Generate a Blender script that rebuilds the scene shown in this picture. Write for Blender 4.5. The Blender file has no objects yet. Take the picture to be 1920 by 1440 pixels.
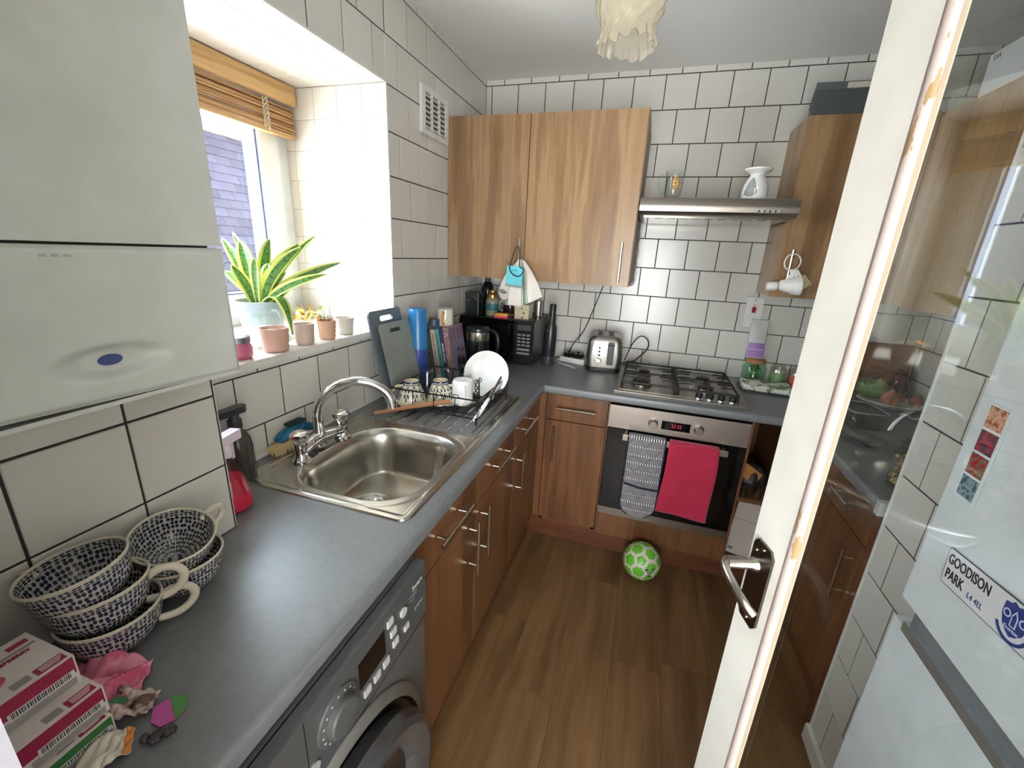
import bpy, bmesh, math, random
from mathutils import Vector, Matrix
R = math.radians
PI = math.pi
random.seed(7)
sc = bpy.context.scene
COL = sc.collection

# ------------------------------------------------------------------ camera
D, H, W = 2.47, 2.381, 0.88          # back wall y, ceiling z, worktop z
cd = bpy.data.cameras.new('camera'); cam = bpy.data.objects.new('camera', cd); COL.objects.link(cam)
cd.sensor_width = 36; cd.sensor_fit = 'HORIZONTAL'; cd.lens = 790.39/1920*36; cd.clip_start = .01
_a, _b, _c = -.2945, -.3029, .05
fw = Vector((math.sin(_a)*math.cos(_b), math.cos(_a)*math.cos(_b), math.sin(_b)))
rt = Vector((math.cos(_a), -math.sin(_a), 0)); up = rt.cross(fw)
r2 = rt*math.cos(_c)+up*math.sin(_c); u2 = up*math.cos(_c)-rt*math.sin(_c)
cam.matrix_world = Matrix(((r2.x, u2.x, -fw.x, 1.0048), (r2.y, u2.y, -fw.y, -.0716), (r2.z, u2.z, -fw.z, 1.4837), (0, 0, 0, 1)))
sc.camera = cam

# ------------------------------------------------------------------ sky, sun, exposure
wd = bpy.data.worlds.new('sky'); sc.world = wd; wd.use_nodes = True
wn = wd.node_tree; bg = wn.nodes['Background']
tc = wn.nodes.new('ShaderNodeTexCoord'); sep = wn.nodes.new('ShaderNodeSeparateXYZ'); rp = wn.nodes.new('ShaderNodeValToRGB')
wn.links.new(tc.outputs['Generated'], sep.inputs[0]); wn.links.new(sep.outputs['Z'], rp.inputs[0]); wn.links.new(rp.outputs[0], bg.inputs[0])
rp.color_ramp.elements[0].color = (.95, .97, 1, 1); rp.color_ramp.elements[1].color = (.55, .72, 1, 1)
bg.inputs[1].default_value = 8.2
sl = bpy.data.lights.new('sun', 'SUN'); sun = bpy.data.objects.new('sun', sl); COL.objects.link(sun)
sl.energy = 5; sl.angle = R(.6); sl.color = (1, .96, .88)
sun.location = (-6, -6, 9)
sun.rotation_euler = Vector((.50, .20, -.78)).to_track_quat('-Z', 'Y').to_euler()
sc.view_settings.view_transform = 'Standard'; sc.view_settings.look = 'None'
sc.view_settings.gamma = 1; sc.view_settings.use_curve_mapping = False
sc.view_settings.exposure = 1.58
# unseen fill light added in the hall, tilted up to brighten the ceiling
al = bpy.data.lights.new('hall_fill', 'AREA'); ao = bpy.data.objects.new('hall_fill', al); COL.objects.link(ao)
al.shape = 'RECTANGLE'; al.size = 1.3; al.size_y = 1.5; al.energy = 42; al.color = (.97, 1, 1)
ao.location = (1.2, -1.3, 1.2); ao.rotation_euler = (R(125), 0, R(6))

# ------------------------------------------------------------------ materials
def lin(c):
    return tuple((x/255/12.92 if x/255 <= .04045 else ((x/255+.055)/1.055)**2.4) for x in c)
class NT:
    def __init__(s, name):
        s.m = bpy.data.materials.new(name); s.m.use_nodes = True; s.t = s.m.node_tree
        s.b = s.t.nodes['Principled BSDF']
    def n(s, typ, **kw):
        x = s.t.nodes.new('ShaderNode'+typ)
        for k, v in kw.items():
            if k in x.inputs: x.inputs[k].default_value = v
            else: setattr(x, k, v)
        return x
    def l(s, a, b): s.t.links.new(a, b)
    def set(s, k, v):
        i = s.b.inputs[k]
        if hasattr(v, 'is_output') or isinstance(v, bpy.types.NodeSocket): s.l(v, i)
        else: i.default_value = v
    def coords(s, kind='Object', scale=(1, 1, 1)):
        c = s.n('TexCoord'); mp = s.n('Mapping'); s.l(c.outputs[kind], mp.inputs[0]); mp.inputs['Scale'].default_value = scale
        return mp.outputs[0]
    def noise(s, vec, scale=5, detail=4, rough=.5, w=0):
        x = s.n('TexNoise', Scale=scale, Detail=detail, Roughness=rough); s.l(vec, x.inputs['Vector']); return x.outputs['Fac']
    def ramp(s, fac, stops):
        x = s.n('ValToRGB'); s.l(fac, x.inputs[0]); e = x.color_ramp.elements
        while len(e) < len(stops): e.new(.5)
        for i, (p, c) in enumerate(stops):
            e[i].position = p; e[i].color = (*lin(c), 1)
        return x.outputs[0]
    def math(s, op, a, b=None):
        x = s.n('Math', operation=op)
        for i, v in enumerate((a, b)):
            if v is None: continue
            if isinstance(v, (int, float)): x.inputs[i].default_value = v
            else: s.l(v, x.inputs[i])
        return x.outputs[0]
    def mix(s, fac, a, b):
        x = s.n('Mix', data_type='RGBA')
        for i, v in ((0, fac), (6, a), (7, b)):
            if isinstance(v, (int, float)): x.inputs[i].default_value = v
            elif isinstance(v, tuple): x.inputs[i].default_value = (*lin(v), 1)
            else: s.l(v, x.inputs[i])
        return x.outputs[2]
    def bump(s, h, strength=.2, dist=.002):
        x = s.n('Bump', Strength=strength, Distance=dist); s.l(h, x.inputs['Height']); s.l(x.outputs[0], s.b.inputs['Normal'])
_mc = {}
def flat(name, c, rough=.5, metal=0, **kw):
    if name in _mc: return _mc[name]
    t = NT(name); t.set('Base Color', (*lin(c), 1)); t.set('Roughness', rough); t.set('Metallic', metal)
    for k, v in kw.items(): t.set(k.replace('_', ' '), v)
    # faint mottling so that the surface is not perfectly even
    if not metal and 'Transmission_Weight' not in kw:
        f = t.noise(t.coords(), 14, 3); t.set('Base Color', t.mix(f, tuple(max(0, x*.93) for x in c), tuple(min(255, x*1.05) for x in c)))
    _mc[name] = t.m; return t.m
def wood(name, dark, light, scale=(16, 16, 1.1), rough=.35, bands=True):
    t = NT(name); v = t.coords('Object', scale)
    n1 = t.noise(v, 1.0, 5, .6); n2 = t.noise(t.coords('Object', (scale[0]*9, scale[1]*9, scale[2]*3)), 1, 3, .7)
    mid = tuple((a+b)/2 for a, b in zip(dark, light))
    base = t.ramp(n1, [(.3, dark), (.46, mid), (.52, light), (.7, mid)])
    t.set('Base Color', t.mix(t.math('MULTIPLY', n2, .45), base, dark)); t.set('Roughness', rough)
    t.bump(n2, .06, .001); return t.m
def glassy(name, tint, rough=.02, gloss=.25, alpha=.9):
    # thin glass: clear with a Fresnel reflection
    m = bpy.data.materials.new(name); m.use_nodes = True; nt = m.node_tree; nt.nodes.clear()
    o = nt.nodes.new('ShaderNodeOutputMaterial'); tr = nt.nodes.new('ShaderNodeBsdfTransparent'); gl = nt.nodes.new('ShaderNodeBsdfGlossy')
    fr = nt.nodes.new('ShaderNodeLayerWeight'); mx = nt.nodes.new('ShaderNodeMixShader'); fr.inputs[0].default_value = .5
    tr.inputs[0].default_value = (*[x*alpha for x in tint], 1); gl.inputs['Roughness'].default_value = rough
    mp = nt.nodes.new('ShaderNodeMath'); mp.operation = 'POWER'; mp.inputs[1].default_value = 5; nt.links.new(fr.outputs['Facing'], mp.inputs[0])
    mm = nt.nodes.new('ShaderNodeMath'); mm.operation = 'MULTIPLY_ADD'; mm.inputs[1].default_value = .96*gloss; mm.inputs[2].default_value = .04*gloss; nt.links.new(mp.outputs[0], mm.inputs[0])
    nt.links.new(mm.outputs[0], mx.inputs[0]); nt.links.new(tr.outputs[0], mx.inputs[1]); nt.links.new(gl.outputs[0], mx.inputs[2]); nt.links.new(mx.outputs[0], o.inputs[0])
    return m
def brushed(name, c, rough=.3, scale=(2, 300, 2), amt=.12):
    t = NT(name); f = t.noise(t.coords('Object', scale), 1, 3)
    t.set('Metallic', 1.0); t.set('Base Color', (*lin(c), 1))
    t.set('Roughness', t.math('ADD', t.math('MULTIPLY', f, amt), rough-amt/2)); t.bump(f, .03, .0002); return t.m

def tile_mat(name, c, rough):
    t = NT(name); oi = t.n('ObjectInfo')
    lo = tuple(x*.965 for x in c); t.set('Base Color', t.mix(oi.outputs['Random'], lo, c)); t.set('Roughness', rough)
    t.set('Specular IOR Level', .5)
    t.bump(t.noise(t.coords('Object', (9, 9, 9)), 1, 2), .05, .004); return t.m
TILE = tile_mat('glazed white tile', (217, 214, 207), .2)
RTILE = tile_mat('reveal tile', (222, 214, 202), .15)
GROUT = flat('dark grout', (52, 48, 50), .8)
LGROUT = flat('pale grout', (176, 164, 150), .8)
CEIL = NT('ceiling paint'); CEIL.set('Base Color', (*lin((236, 236, 234)), 1)); CEIL.set('Roughness', .8); CEIL = CEIL.m
WALLP = flat('hall paint', (205, 198, 188), .8)
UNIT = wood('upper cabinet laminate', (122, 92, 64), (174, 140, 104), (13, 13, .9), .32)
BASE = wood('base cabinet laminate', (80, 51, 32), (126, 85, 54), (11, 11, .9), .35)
BASEB = flat('cabinet carcass', (112, 72, 46), .5)
PLINTH = wood('plinth laminate', (84, 46, 30), (110, 66, 42), (3, 3, 14), .4)
EDGE = flat('cabinet edge', (140, 112, 84), .5)
def worktop_mat():
    t = NT('dark grey worktop'); n = t.noise(t.coords('Object', (60, 60, 60)), 1, 5, .7)
    t.set('Base Color', t.ramp(n, [(.3, (102, 105, 108)), (.7, (113, 116, 119))])); t.set('Roughness', .38); t.set('Specular IOR Level', .9)
    t.bump(t.noise(t.coords('Object', (25, 45, 25)), 1, 4), .02, .0006); return t.m
TOP = worktop_mat()
STEEL = brushed('brushed steel', (192, 188, 182), .3, (2, 2, 300))
STEELX = brushed('brushed steel lengthwise', (158, 150, 142), .34, (2, 2, 400))
SINKM = brushed('sink steel', (186, 182, 174), .24, (3, 3, 3), .08)
CHROME = flat('chrome', (222, 222, 224), .07, 1)
NICKEL = flat('satin nickel', (196, 186, 170), .25, 1)
BLACK = flat('black plastic', (20, 21, 22), .32)
BLACKG = flat('black glass', (9, 9, 10), .06)
IRON = flat('cast iron', (26, 26, 27), .5)
WHITE = flat('white gloss paint', (226, 223, 216), .25)
WHITEP = flat('white plastic', (225, 225, 222), .3)
BOILER = flat('boiler enamel', (204, 208, 204), .22)
CERAM = flat('white ceramic', (236, 236, 234), .12)
GLASS = glassy('clear glass', (.97, .99, .98), .01, 1.0, 1.0)
DGLASS = glassy('door glass', (.93, .96, .95), .01, 1.6, .97)

# ------------------------------------------------------------------ mesh helpers
class MB:
    def __init__(s): s.v = []; s.f = []; s.uv = {}
    def add(s, vs, fs, M=None, uvs=None):
        o = len(s.v)
        for k, p in enumerate(vs):
            p = Vector(p)
            s.v.append(M @ p if M else p)
            if uvs: s.uv[o+k] = uvs[k]
        s.f += [tuple(i+o for i in f) for f in fs]; return s
    def box(s, x0, y0, z0, x1, y1, z1, M=None):
        x0, x1 = min(x0, x1), max(x0, x1); y0, y1 = min(y0, y1), max(y0, y1); z0, z1 = min(z0, z1), max(z0, z1)
        return s.add([(x0, y0, z0), (x1, y0, z0), (x1, y1, z0), (x0, y1, z0), (x0, y0, z1), (x1, y0, z1), (x1, y1, z1), (x0, y1, z1)],
                     [(0, 3, 2, 1), (4, 5, 6, 7), (0, 1, 5, 4), (1, 2, 6, 5), (2, 3, 7, 6), (3, 0, 4, 7)], M)
    def lathe(s, prof, n=32, M=None, cap=(False, False), fn=None):
        vs, fs, uv = [], [], []; m = len(prof)
        for j in range(n+1):
            a = 2*PI*j/n
            for i, (r, z) in enumerate(prof):
                if fn: r, z = fn(a, i/(m-1), r, z)
                vs.append((r*math.cos(a), r*math.sin(a), z)); uv.append((j/n, i/(m-1)))
        for j in range(n):
            for i in range(m-1): fs.append((j*m+i, (j+1)*m+i, (j+1)*m+i+1, j*m+i+1))
        if cap[0]: fs.append(tuple(j*m for j in range(n-1, -1, -1)))
        if cap[1]: fs.append(tuple(j*m+m-1 for j in range(n)))
        return s.add(vs, fs, M, uv)
    def tube(s, pts, r, n=8, closed=False, M=None, caps=True, flatten=1):
        pts = [Vector(p) for p in pts]
        if 4 <= len(pts) <= 12 and n >= 7 and not closed:
            P_, R_ = [], []
            rl = list(r) if isinstance(r, (list, tuple)) else [r]*len(pts)
            for i in range(len(pts)-1):
                p0, p1, p2, p3 = pts[max(i-1, 0)], pts[i], pts[i+1], pts[min(i+2, len(pts)-1)]
                for k in range(4):
                    q = k/4; P_.append(.5*((2*p1)+(p2-p0)*q+(2*p0-5*p1+4*p2-p3)*q*q+(3*p1-p0-3*p2+p3)*q**3)); R_.append(rl[i]*(1-q)+rl[i+1]*q)
            P_.append(pts[-1]); R_.append(rl[-1]); pts, r = P_, R_
        N = len(pts); vs = []; fs = []; prev = None
        for i, p in enumerate(pts):
            if closed: t = pts[(i+1) % N]-pts[i-1]
            else: t = pts[min(i+1, N-1)]-pts[max(i-1, 0)]
            t.normalize()
            if prev is None:
                a = Vector((0, 0, 1)) if abs(t.z) < .9 else Vector((1, 0, 0))
            else: a = prev
            x = (a - t*a.dot(t)).normalized(); y = t.cross(x); prev = x
            rr = r[i] if isinstance(r, (list, tuple)) else r
            for k in range(n):
                th = 2*PI*k/n; vs.append(p + x*math.cos(th)*rr + y*math.sin(th)*rr*flatten)
        for i in range(N if closed else N-1):
            for k in range(n):
                a, b = i*n+k, i*n+(k+1) % n; c, d = ((i+1) % N)*n+(k+1) % n, ((i+1) % N)*n+k
                fs.append((a, b, c, d))
        if caps and not closed:
            fs.append(tuple(range(n-1, -1, -1))); fs.append(tuple((N-1)*n+k for k in range(n)))
        return s.add(vs, fs, M)
    def prism(s, poly, z0, z1, M=None):
        n = len(poly); vs = [(x, y, z0) for x, y in poly]+[(x, y, z1) for x, y in poly]
        fs = [tuple(range(n-1, -1, -1)), tuple(range(n, 2*n))]+[(i, (i+1) % n, n+(i+1) % n, n+i) for i in range(n)]
        return s.add(vs, fs, M)
    def cyl(s, c, r, h, n=24, axis='z', r2=None):
        M = Matrix.Translation(Vector(c))
        if axis == 'x': M = M @ Matrix.Rotation(PI/2, 4, 'Y')
        if axis == 'y': M = M @ Matrix.Rotation(-PI/2, 4, 'X')
        if axis == '-x': M = M @ Matrix.Rotation(-PI/2, 4, 'Y')
        r2_ = r if r2 is None else r2
        return s.prismc(r, r2_, h, n, M)
    def prismc(s, ra, rb, h, n, M):
        vs = [(ra*math.cos(2*PI*i/n), ra*math.sin(2*PI*i/n), 0) for i in range(n)]+[(rb*math.cos(2*PI*i/n), rb*math.sin(2*PI*i/n), h) for i in range(n)]
        return s.add(vs, [tuple(range(n-1, -1, -1)), tuple(range(n, 2*n))]+[(i, (i+1) % n, n+(i+1) % n, n+i) for i in range(n)], M)
    def sheet(s, fn, nu, nv, M=None):
        vs, fs, uv = [], [], []
        for i in range(nu+1):
            for j in range(nv+1):
                vs.append(fn(i/nu, j/nv)); uv.append((i/nu, j/nv))
        for i in range(nu):
            for j in range(nv):
                a = i*(nv+1)+j; fs.append((a, a+nv+1, a+nv+2, a+1))
        return s.add(vs, fs, M, uv)
    def mesh(s, name, bevel=0, smooth=False, seg=2, weld=False):
        me = bpy.data.meshes.new(name); bm = bmesh.new()
        V = [bm.verts.new(p) for p in s.v]
        L = bm.loops.layers.uv.new('UVMap') if s.uv else None
        for f in s.f:
            try: q = bm.faces.new([V[i] for i in f])
            except ValueError: continue
            if L:
                for lp, i in zip(q.loops, f):
                    if i in s.uv: lp[L].uv = s.uv[i]
        if weld: bmesh.ops.remove_doubles(bm, verts=bm.verts, dist=1e-5)
        if bevel:
            es = [e for e in bm.edges if len(e.link_faces) == 2 and e.calc_face_angle(0) > R(30)]
            bmesh.ops.bevel(bm, geom=es, offset=bevel, segments=seg, affect='EDGES', profile=.6, clamp_overlap=True)
        bmesh.ops.recalc_face_normals(bm, faces=bm.faces)
        bm.to_mesh(me); bm.free()
        if smooth or bevel:
            for p in me.polygons: p.use_smooth = True
            try: me.set_sharp_from_angle(angle=R(35 if smooth else 32))
            except Exception: pass
        return me
    def build(s, name, mat, parent=None, bevel=0, smooth=False, seg=2, at=None, rz=0, solid=0, world=False, subd=0, weld=False):
        if world and parent is not None:
            o = parent
            off = Vector((0, 0, 0))
            while o: off += o.location; o = o.parent
            s.v = [p-off for p in s.v]
        me = s.mesh(name, bevel, smooth, seg, weld); ob = bpy.data.objects.new(name, me); COL.objects.link(ob)
        if mat: me.materials.append(mat)
        if parent: ob.parent = parent
        if at: ob.location = at
        if rz: ob.rotation_euler.z = rz
        if solid:
            q = ob.modifiers.new('thickness', 'SOLIDIFY'); q.thickness = solid; q.offset = 0
        if subd:
            q = ob.modifiers.new('smooth', 'SUBSURF'); q.levels = q.render_levels = subd
        return ob
def thing(name, label, cat, loc=(0, 0, 0), rz=0, group=None):
    o = bpy.data.objects.new(name, None); COL.objects.link(o); o.empty_display_size = .03
    o.location = loc; o.rotation_euler.z = rz; tag(o, label, cat, group); return o
def tag(o, label, cat, group=None):
    o['label'] = label
    if cat: o['category'] = cat
    if group: o['group'] = group
    return o
def struct(o): o['kind'] = 'structure'; return o
def copy_tree(o, parent=None):
    c = o.copy(); COL.objects.link(c)
    if parent: c.parent = parent
    for ch in o.children: copy_tree(ch, c)
    return c
def recenter(o):
    # single-mesh thing: origin to the middle of its base
    me = o.data; xs = [v.co.x for v in me.vertices]; ys = [v.co.y for v in me.vertices]; zs = [v.co.z for v in me.vertices]
    c = Vector(((min(xs)+max(xs))/2, (min(ys)+max(ys))/2, min(zs)))
    me.transform(Matrix.Translation(-c)); o.location = o.location + c; return o
def fr(o, x, y):
    x = Vector(x).normalized(); y = Vector(y); y = (y-x*y.dot(x)).normalized(); z = x.cross(y); o = Vector(o)
    return Matrix(((x.x, y.x, z.x, o.x), (x.y, y.y, z.y, o.y), (x.z, y.z, z.z, o.z), (0, 0, 0, 1)))
def text(body, size, mat, parent, M, name='lettering', ext=.0003, align='CENTER', sx=1, shear=0, bold=0):
    # M maps the text plane (x along the line, y up the letters) into the parent's space
    c = bpy.data.curves.new(name, 'FONT'); c.body = body; c.size = size; c.extrude = ext; c.align_x = align; c.align_y = 'CENTER'
    c.resolution_u = 3; c.shear = shear; c.offset = bold
    t = bpy.data.objects.new('tmp', c); COL.objects.link(t)
    dg = bpy.context.evaluated_depsgraph_get(); me = bpy.data.meshes.new_from_object(t.evaluated_get(dg)); bpy.data.objects.remove(t)
    me.transform(M @ Matrix.Diagonal((sx, 1, 1, 1))); me.name = name; me.materials.clear(); me.materials.append(mat)
    o = bpy.data.objects.new(name, me); COL.objects.link(o); o.parent = parent; return o
def plate2d(outer, holes, t):
    # flat plate with holes, from a filled 2D curve; returns (verts, faces)
    c = bpy.data.curves.new('p', 'CURVE'); c.dimensions = '2D'; c.fill_mode = 'BOTH'; c.extrude = t/2
    for poly in [outer]+holes:
        sp = c.splines.new('POLY'); sp.points.add(len(poly)-1); sp.use_cyclic_u = True
        for i, p in enumerate(poly): sp.points[i].co = (p[0], p[1], 0, 1)
    t_ = bpy.data.objects.new('tmp', c); COL.objects.link(t_)
    dg = bpy.context.evaluated_depsgraph_get(); me = bpy.data.meshes.new_from_object(t_.evaluated_get(dg)); bpy.data.objects.remove(t_)
    vs = [v.co.copy() for v in me.vertices]; fs = [tuple(p.vertices) for p in me.polygons]; bpy.data.meshes.remove(me); return vs, fs
def rrect(x0, y0, x1, y1, r, n=6):
    pts = []
    for cx, cy, a0 in ((x1-r, y1-r, 0), (x0+r, y1-r, PI/2), (x0+r, y0+r, PI), (x1-r, y0+r, 3*PI/2)):
        for k in range(n+1):
            a = a0+PI/2*k/n; pts.append((cx+r*math.cos(a), cy+r*math.sin(a)))
    return pts
def arc(c, r, a0, a1, n, f): return [f(c, r, a0+(a1-a0)*k/n) for k in range(n+1)]
def handle_bar(parent, p0, p1, out, r=.006, stand=.03, mat=None):
    # bar handle between p0 and p1, held off the front by two posts along -out
    p0, p1, out = Vector(p0), Vector(p1), Vector(out); d = (p1-p0)
    b = MB(); b.tube([p0, p1], r, 10)
    for k in (.17, .83):
        q = p0+d*k; b.tube([q, q-out*stand], r*.7, 8)
    return b.build('handle', mat or NICKEL, parent, smooth=True, world=True)

# ------------------------------------------------------------------ tiling
PT = .153
_tc = {}
def put_tile(parent, M, u, v, w, h, mat, gap, th):
    """one bevelled tile w x h (joint already taken off) at u, v in the wall plane M (z = out of the wall)"""
    key = (round(w, 4), round(h, 4), mat.name, th)
    if key not in _tc:
        b = MB(); c = .0012
        b.add([(0, 0, 0), (w, 0, 0), (w, h, 0), (0, h, 0), (0, 0, th-c), (w, 0, th-c), (w, h, th-c), (0, h, th-c), (c, c, th), (w-c, c, th), (w-c, h-c, th), (c, h-c, th)],
              [(0, 1, 5, 4), (1, 2, 6, 5), (2, 3, 7, 6), (3, 0, 4, 7), (4, 5, 9, 8), (5, 6, 10, 9), (6, 7, 11, 10), (7, 4, 8, 11), (8, 9, 10, 11)])
        me = b.mesh('tile'); me.materials.append(mat); _tc[key] = me
    o = bpy.data.objects.new('tile', _tc[key]); COL.objects.link(o); o.parent = parent
    o.matrix_local = M @ Matrix.Translation((u, v, random.uniform(-.0003, .0003))); return o
def tiles(parent, M, regions, rows, mat, gap=.0042, th=.006, pw=PT):
    """rows: list of (z0, z1, joint offset); tiles clipped to each rectangle (u0, v0, u1, v1)"""
    g = gap/2
    for z0, z1, off in rows:
        for u0, v0, u1, v1 in regions:
            a, b = max(z0+g, v0), min(z1-g, v1)
            if b-a < .006: continue
            k = math.floor((u0-off)/pw)
            while off+k*pw < u1:
                l, r = max(off+k*pw+g, u0), min(off+(k+1)*pw-g, u1); k += 1
                if r-l < .006: continue
                put_tile(parent, M, l, a, r-l, b-a, mat, gap, th)
ZA = 2.354
def rows(even, odd, zlo, zhi):
    out = []
    for k in range(-1, 16):
        z1 = ZA-k*PT; z0 = z1-PT
        if z1 > zlo and z0 < zhi: out.append((z0, z1, even if k % 2 == 0 else odd))
    return out

# ================================================================== ROOM
XR, XN = 2.31, 1.70                    # far right wall, nearer right wall
WY0, WY1, WZ0, WZ1 = .545, 1.481, 1.165, 2.051   # window recess in the left wall
# floor: base and laminate planks
fb = struct(MB().box(-.02, -2.4, -.04, XR, D, -.012).build('floor', flat('floor underlay', (60, 44, 30), .8)))
def plank_mat():
    t = NT('oak laminate plank'); v = t.coords('Object', (14, 1.2, 1)); oi = t.n('ObjectInfo')
    ad = t.n('VectorMath', operation='ADD'); t.l(v, ad.inputs[0]); t.l(oi.outputs['Random'], ad.inputs[1])
    sc_ = t.n('VectorMath', operation='SCALE'); 
    cb = t.n('CombineXYZ'); t.l(t.math('MULTIPLY', oi.outputs['Random'], 37.), cb.inputs[0]); t.l(t.math('MULTIPLY', oi.outputs['Random'], 91.), cb.inputs[1]); t.l(cb.outputs[0], ad.inputs[1])
    n = t.noise(ad.outputs[0], 1, 6, .62); k = t.n('TexVoronoi', Scale=.55); t.l(ad.outputs[0], k.inputs['Vector'])
    c = t.ramp(n, [(.28, (74, 52, 32)), (.48, (106, 78, 49)), (.62, (122, 92, 60)), (.8, (98, 71, 45))])
    kn = t.ramp(k.outputs['Distance'], [(0, (60, 38, 20)), (.10, (255, 255, 255))])
    mx = t.n('Mix', data_type='RGBA', blend_type='MULTIPLY'); mx.inputs[0].default_value = .7; t.l(c, mx.inputs[6]); t.l(kn, mx.inputs[7])
    t.set('Base Color', mx.outputs[2]); t.set('Roughness', .42); t.bump(n, .1, .001); return t.m
PLANK = plank_mat()
for i in range(-1, 13):
    x0 = .526+i*.178; y = {0: -1.10, 1: -.18, 2: -.75, 3: .05}[i % 4]-1.2
    while y < D:
        a, b = max(y, -2.4), min(y+1.2, D); x1 = min(x0+.1773, XR)
        if x1-max(x0, 0) > .02 and b-a > .02 and x0 > .3:
            w, h = x1-max(x0, 0), b-a-.0008
            o = MB().box(0, 0, -.012, w, h, 0).build('plank', PLANK, fb, at=(max(x0, 0), a, 0), bevel=.0006, seg=1)
        y += 1.2
# ceiling
struct(MB().box(-.15, -.15, H, XR+.1, D+.1, H+.08).build('ceiling', CEIL))
# back wall
wb = struct(MB().box(-.3, D+.0028, 0, XR+.12, D+.15, H).build('wall_back', GROUT))
MBK = fr((0, D+.007, 0), (1, 0, 0), (0, 0, 1))
tiles(wb, MBK, [(0.0, 0, XR, H)], rows(.0334, .1045, W, H), TILE)
MB().box(0, D-.002, W, XR, D+.004, W+.004).build('sealant', WHITEP, wb)
# left wall around the window recess
b = MB()
for y0, y1, z0, z1 in ((-.12, WY0-.006, 0, H), (WY1+.006, D+.006, 0, H), (WY0-.006, WY1+.006, 0, WZ0-.023), (WY0-.006, WY1+.006, WZ1+.006, H)): b.box(-.12, y0, z0, -.0028, y1, z1)
wl = struct(b.build('wall_left', GROUT))
ML = fr((-.007, 0, 0), (0, 1, 0), (0, 0, 1))
tiles(wl, ML, [(.51, W, WY0, H), (WY1, W, D, H), (WY0, W, WY1, WZ0-.02), (WY0, WZ1+.003, WY1, H)], rows(D-.0668, D-.1428, W, H), TILE)
MB().box(-.001, .5, W, .006, D, W+.006).build('sealant', WHITEP, wl)
# window recess: sides, head and sill board
b = MB()
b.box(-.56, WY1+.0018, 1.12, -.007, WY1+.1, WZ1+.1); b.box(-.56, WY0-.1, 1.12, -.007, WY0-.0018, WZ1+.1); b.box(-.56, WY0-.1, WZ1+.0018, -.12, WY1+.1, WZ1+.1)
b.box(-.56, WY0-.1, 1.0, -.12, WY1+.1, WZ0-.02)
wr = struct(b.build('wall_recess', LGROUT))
TP = .1095
rz = [(WZ1-(k+1)*TP, WZ1-k*TP, 0) for k in range(9)]
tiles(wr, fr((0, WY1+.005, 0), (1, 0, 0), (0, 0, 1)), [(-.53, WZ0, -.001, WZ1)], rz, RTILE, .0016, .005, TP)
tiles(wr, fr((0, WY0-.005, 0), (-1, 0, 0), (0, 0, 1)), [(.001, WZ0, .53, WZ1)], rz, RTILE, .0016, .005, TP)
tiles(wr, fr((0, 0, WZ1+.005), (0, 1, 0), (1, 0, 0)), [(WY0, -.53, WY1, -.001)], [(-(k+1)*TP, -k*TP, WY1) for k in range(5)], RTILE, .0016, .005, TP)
b = MB(); b.box(-.50, WY0, WZ0-.022, .004, WY1-.001, WZ0); ws = struct(b.build('trim_1', WHITE, bevel=.003))
ws.name = 'trim_1'
b = MB(); b.box(-.003, WY1-.004, WZ0, .0015, WY1+.003, WZ1); b.box(-.003, WY0, WZ1-.003, .0015, WY1+.003, WZ1+.004); struct(b.build('trim_2', WHITE))
# boxed-in pipes under the boiler
bx = struct(MB().box(-.02, -.12, W+.001, .2122, .5072, 1.262).build('wall_boxing', GROUT))
br = [(W+.152*k, W+.152*(k+1), .353) for k in range(4)]
tiles(bx, fr((.209, 0, 0), (0, 1, 0), (0, 0, 1)), [(-.12, W+.002, .508, 1.262)], br, TILE, .0042, .006, .152)
tiles(bx, fr((0, .504, 0), (-1, 0, 0), (0, 0, 1)), [(-.214, W+.002, -.0, 1.262)], [(a, c, -.214) for a, c, _ in br], TILE, .0042, .006, .152)
# far right wall and nearer right wall
wr2 = struct(MB().box(XR+.0028, .9, 0, XR+.12, D+.006, H).build('wall_right', GROUT))
tiles(wr2, fr((XR+.007, 0, 0), (0, -1, 0), (0, 0, 1)), [(-D+.001, W-.16, -1.19, H)], rows(-D+.03, -D+.105, W, H), TILE)
wn_ = struct(MB().box(XN+.0028, .955, 0, XR+.002, 1.18, H).build('wall_right_near', GROUT))
tiles(wn_, fr((XN+.007, 0, 0), (0, -1, 0), (0, 0, 1)), [(-1.186, 0.06, -.955, H)], rows(-1.106, -1.0385, .06, H), TILE, .0042)
MB().box(XN-.012, .955, 0, XN+.006, 1.186, .058).build('skirting', WHITE, wn_, bevel=.003)
MB().box(XN-.001, 1.178, 0, XN+.012, 1.187, H).build('edge_trim', WHITEP, wn_)
struct(MB().box(XR+.006, -.15, 0, XR+.12, .955, H).build('wall_recess_right', WALLP))
# wall with the doorway the camera stands in, and the hall behind it
b = MB(); b.box(-.1, -.15, 0, .70, -.002, H); b.box(1.50, -.15, 0, XR+.1, -.002, H); b.box(.70, -.15, 2.06, 1.50, -.002, H); struct(b.build('wall_front', WALLP))
b = MB(); b.box(.66, -.16, 0, .717, .0, 2.06); b.box(1.483, -.16, 0, 1.54, .0, 2.06); b.box(.66, -.16, 2.02, 1.54, 0, 2.08); struct(b.build('door_frame_1', flat('frame paint', (150, 147, 156), .4), bevel=.003)).name = 'trim_3'
b = MB(); b.box(.30, -2.4, 0, .40, -.15, H); b.box(1.75, -2.4, 0, 1.85, -.15, H); b.box(.30, -2.5, 0, 1.85, -2.4, H); struct(b.build('wall_hall', WALLP))
struct(MB().box(.30, -2.4, H, 1.85, -.15, H+.08).build('ceiling_hall', CEIL))

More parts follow.
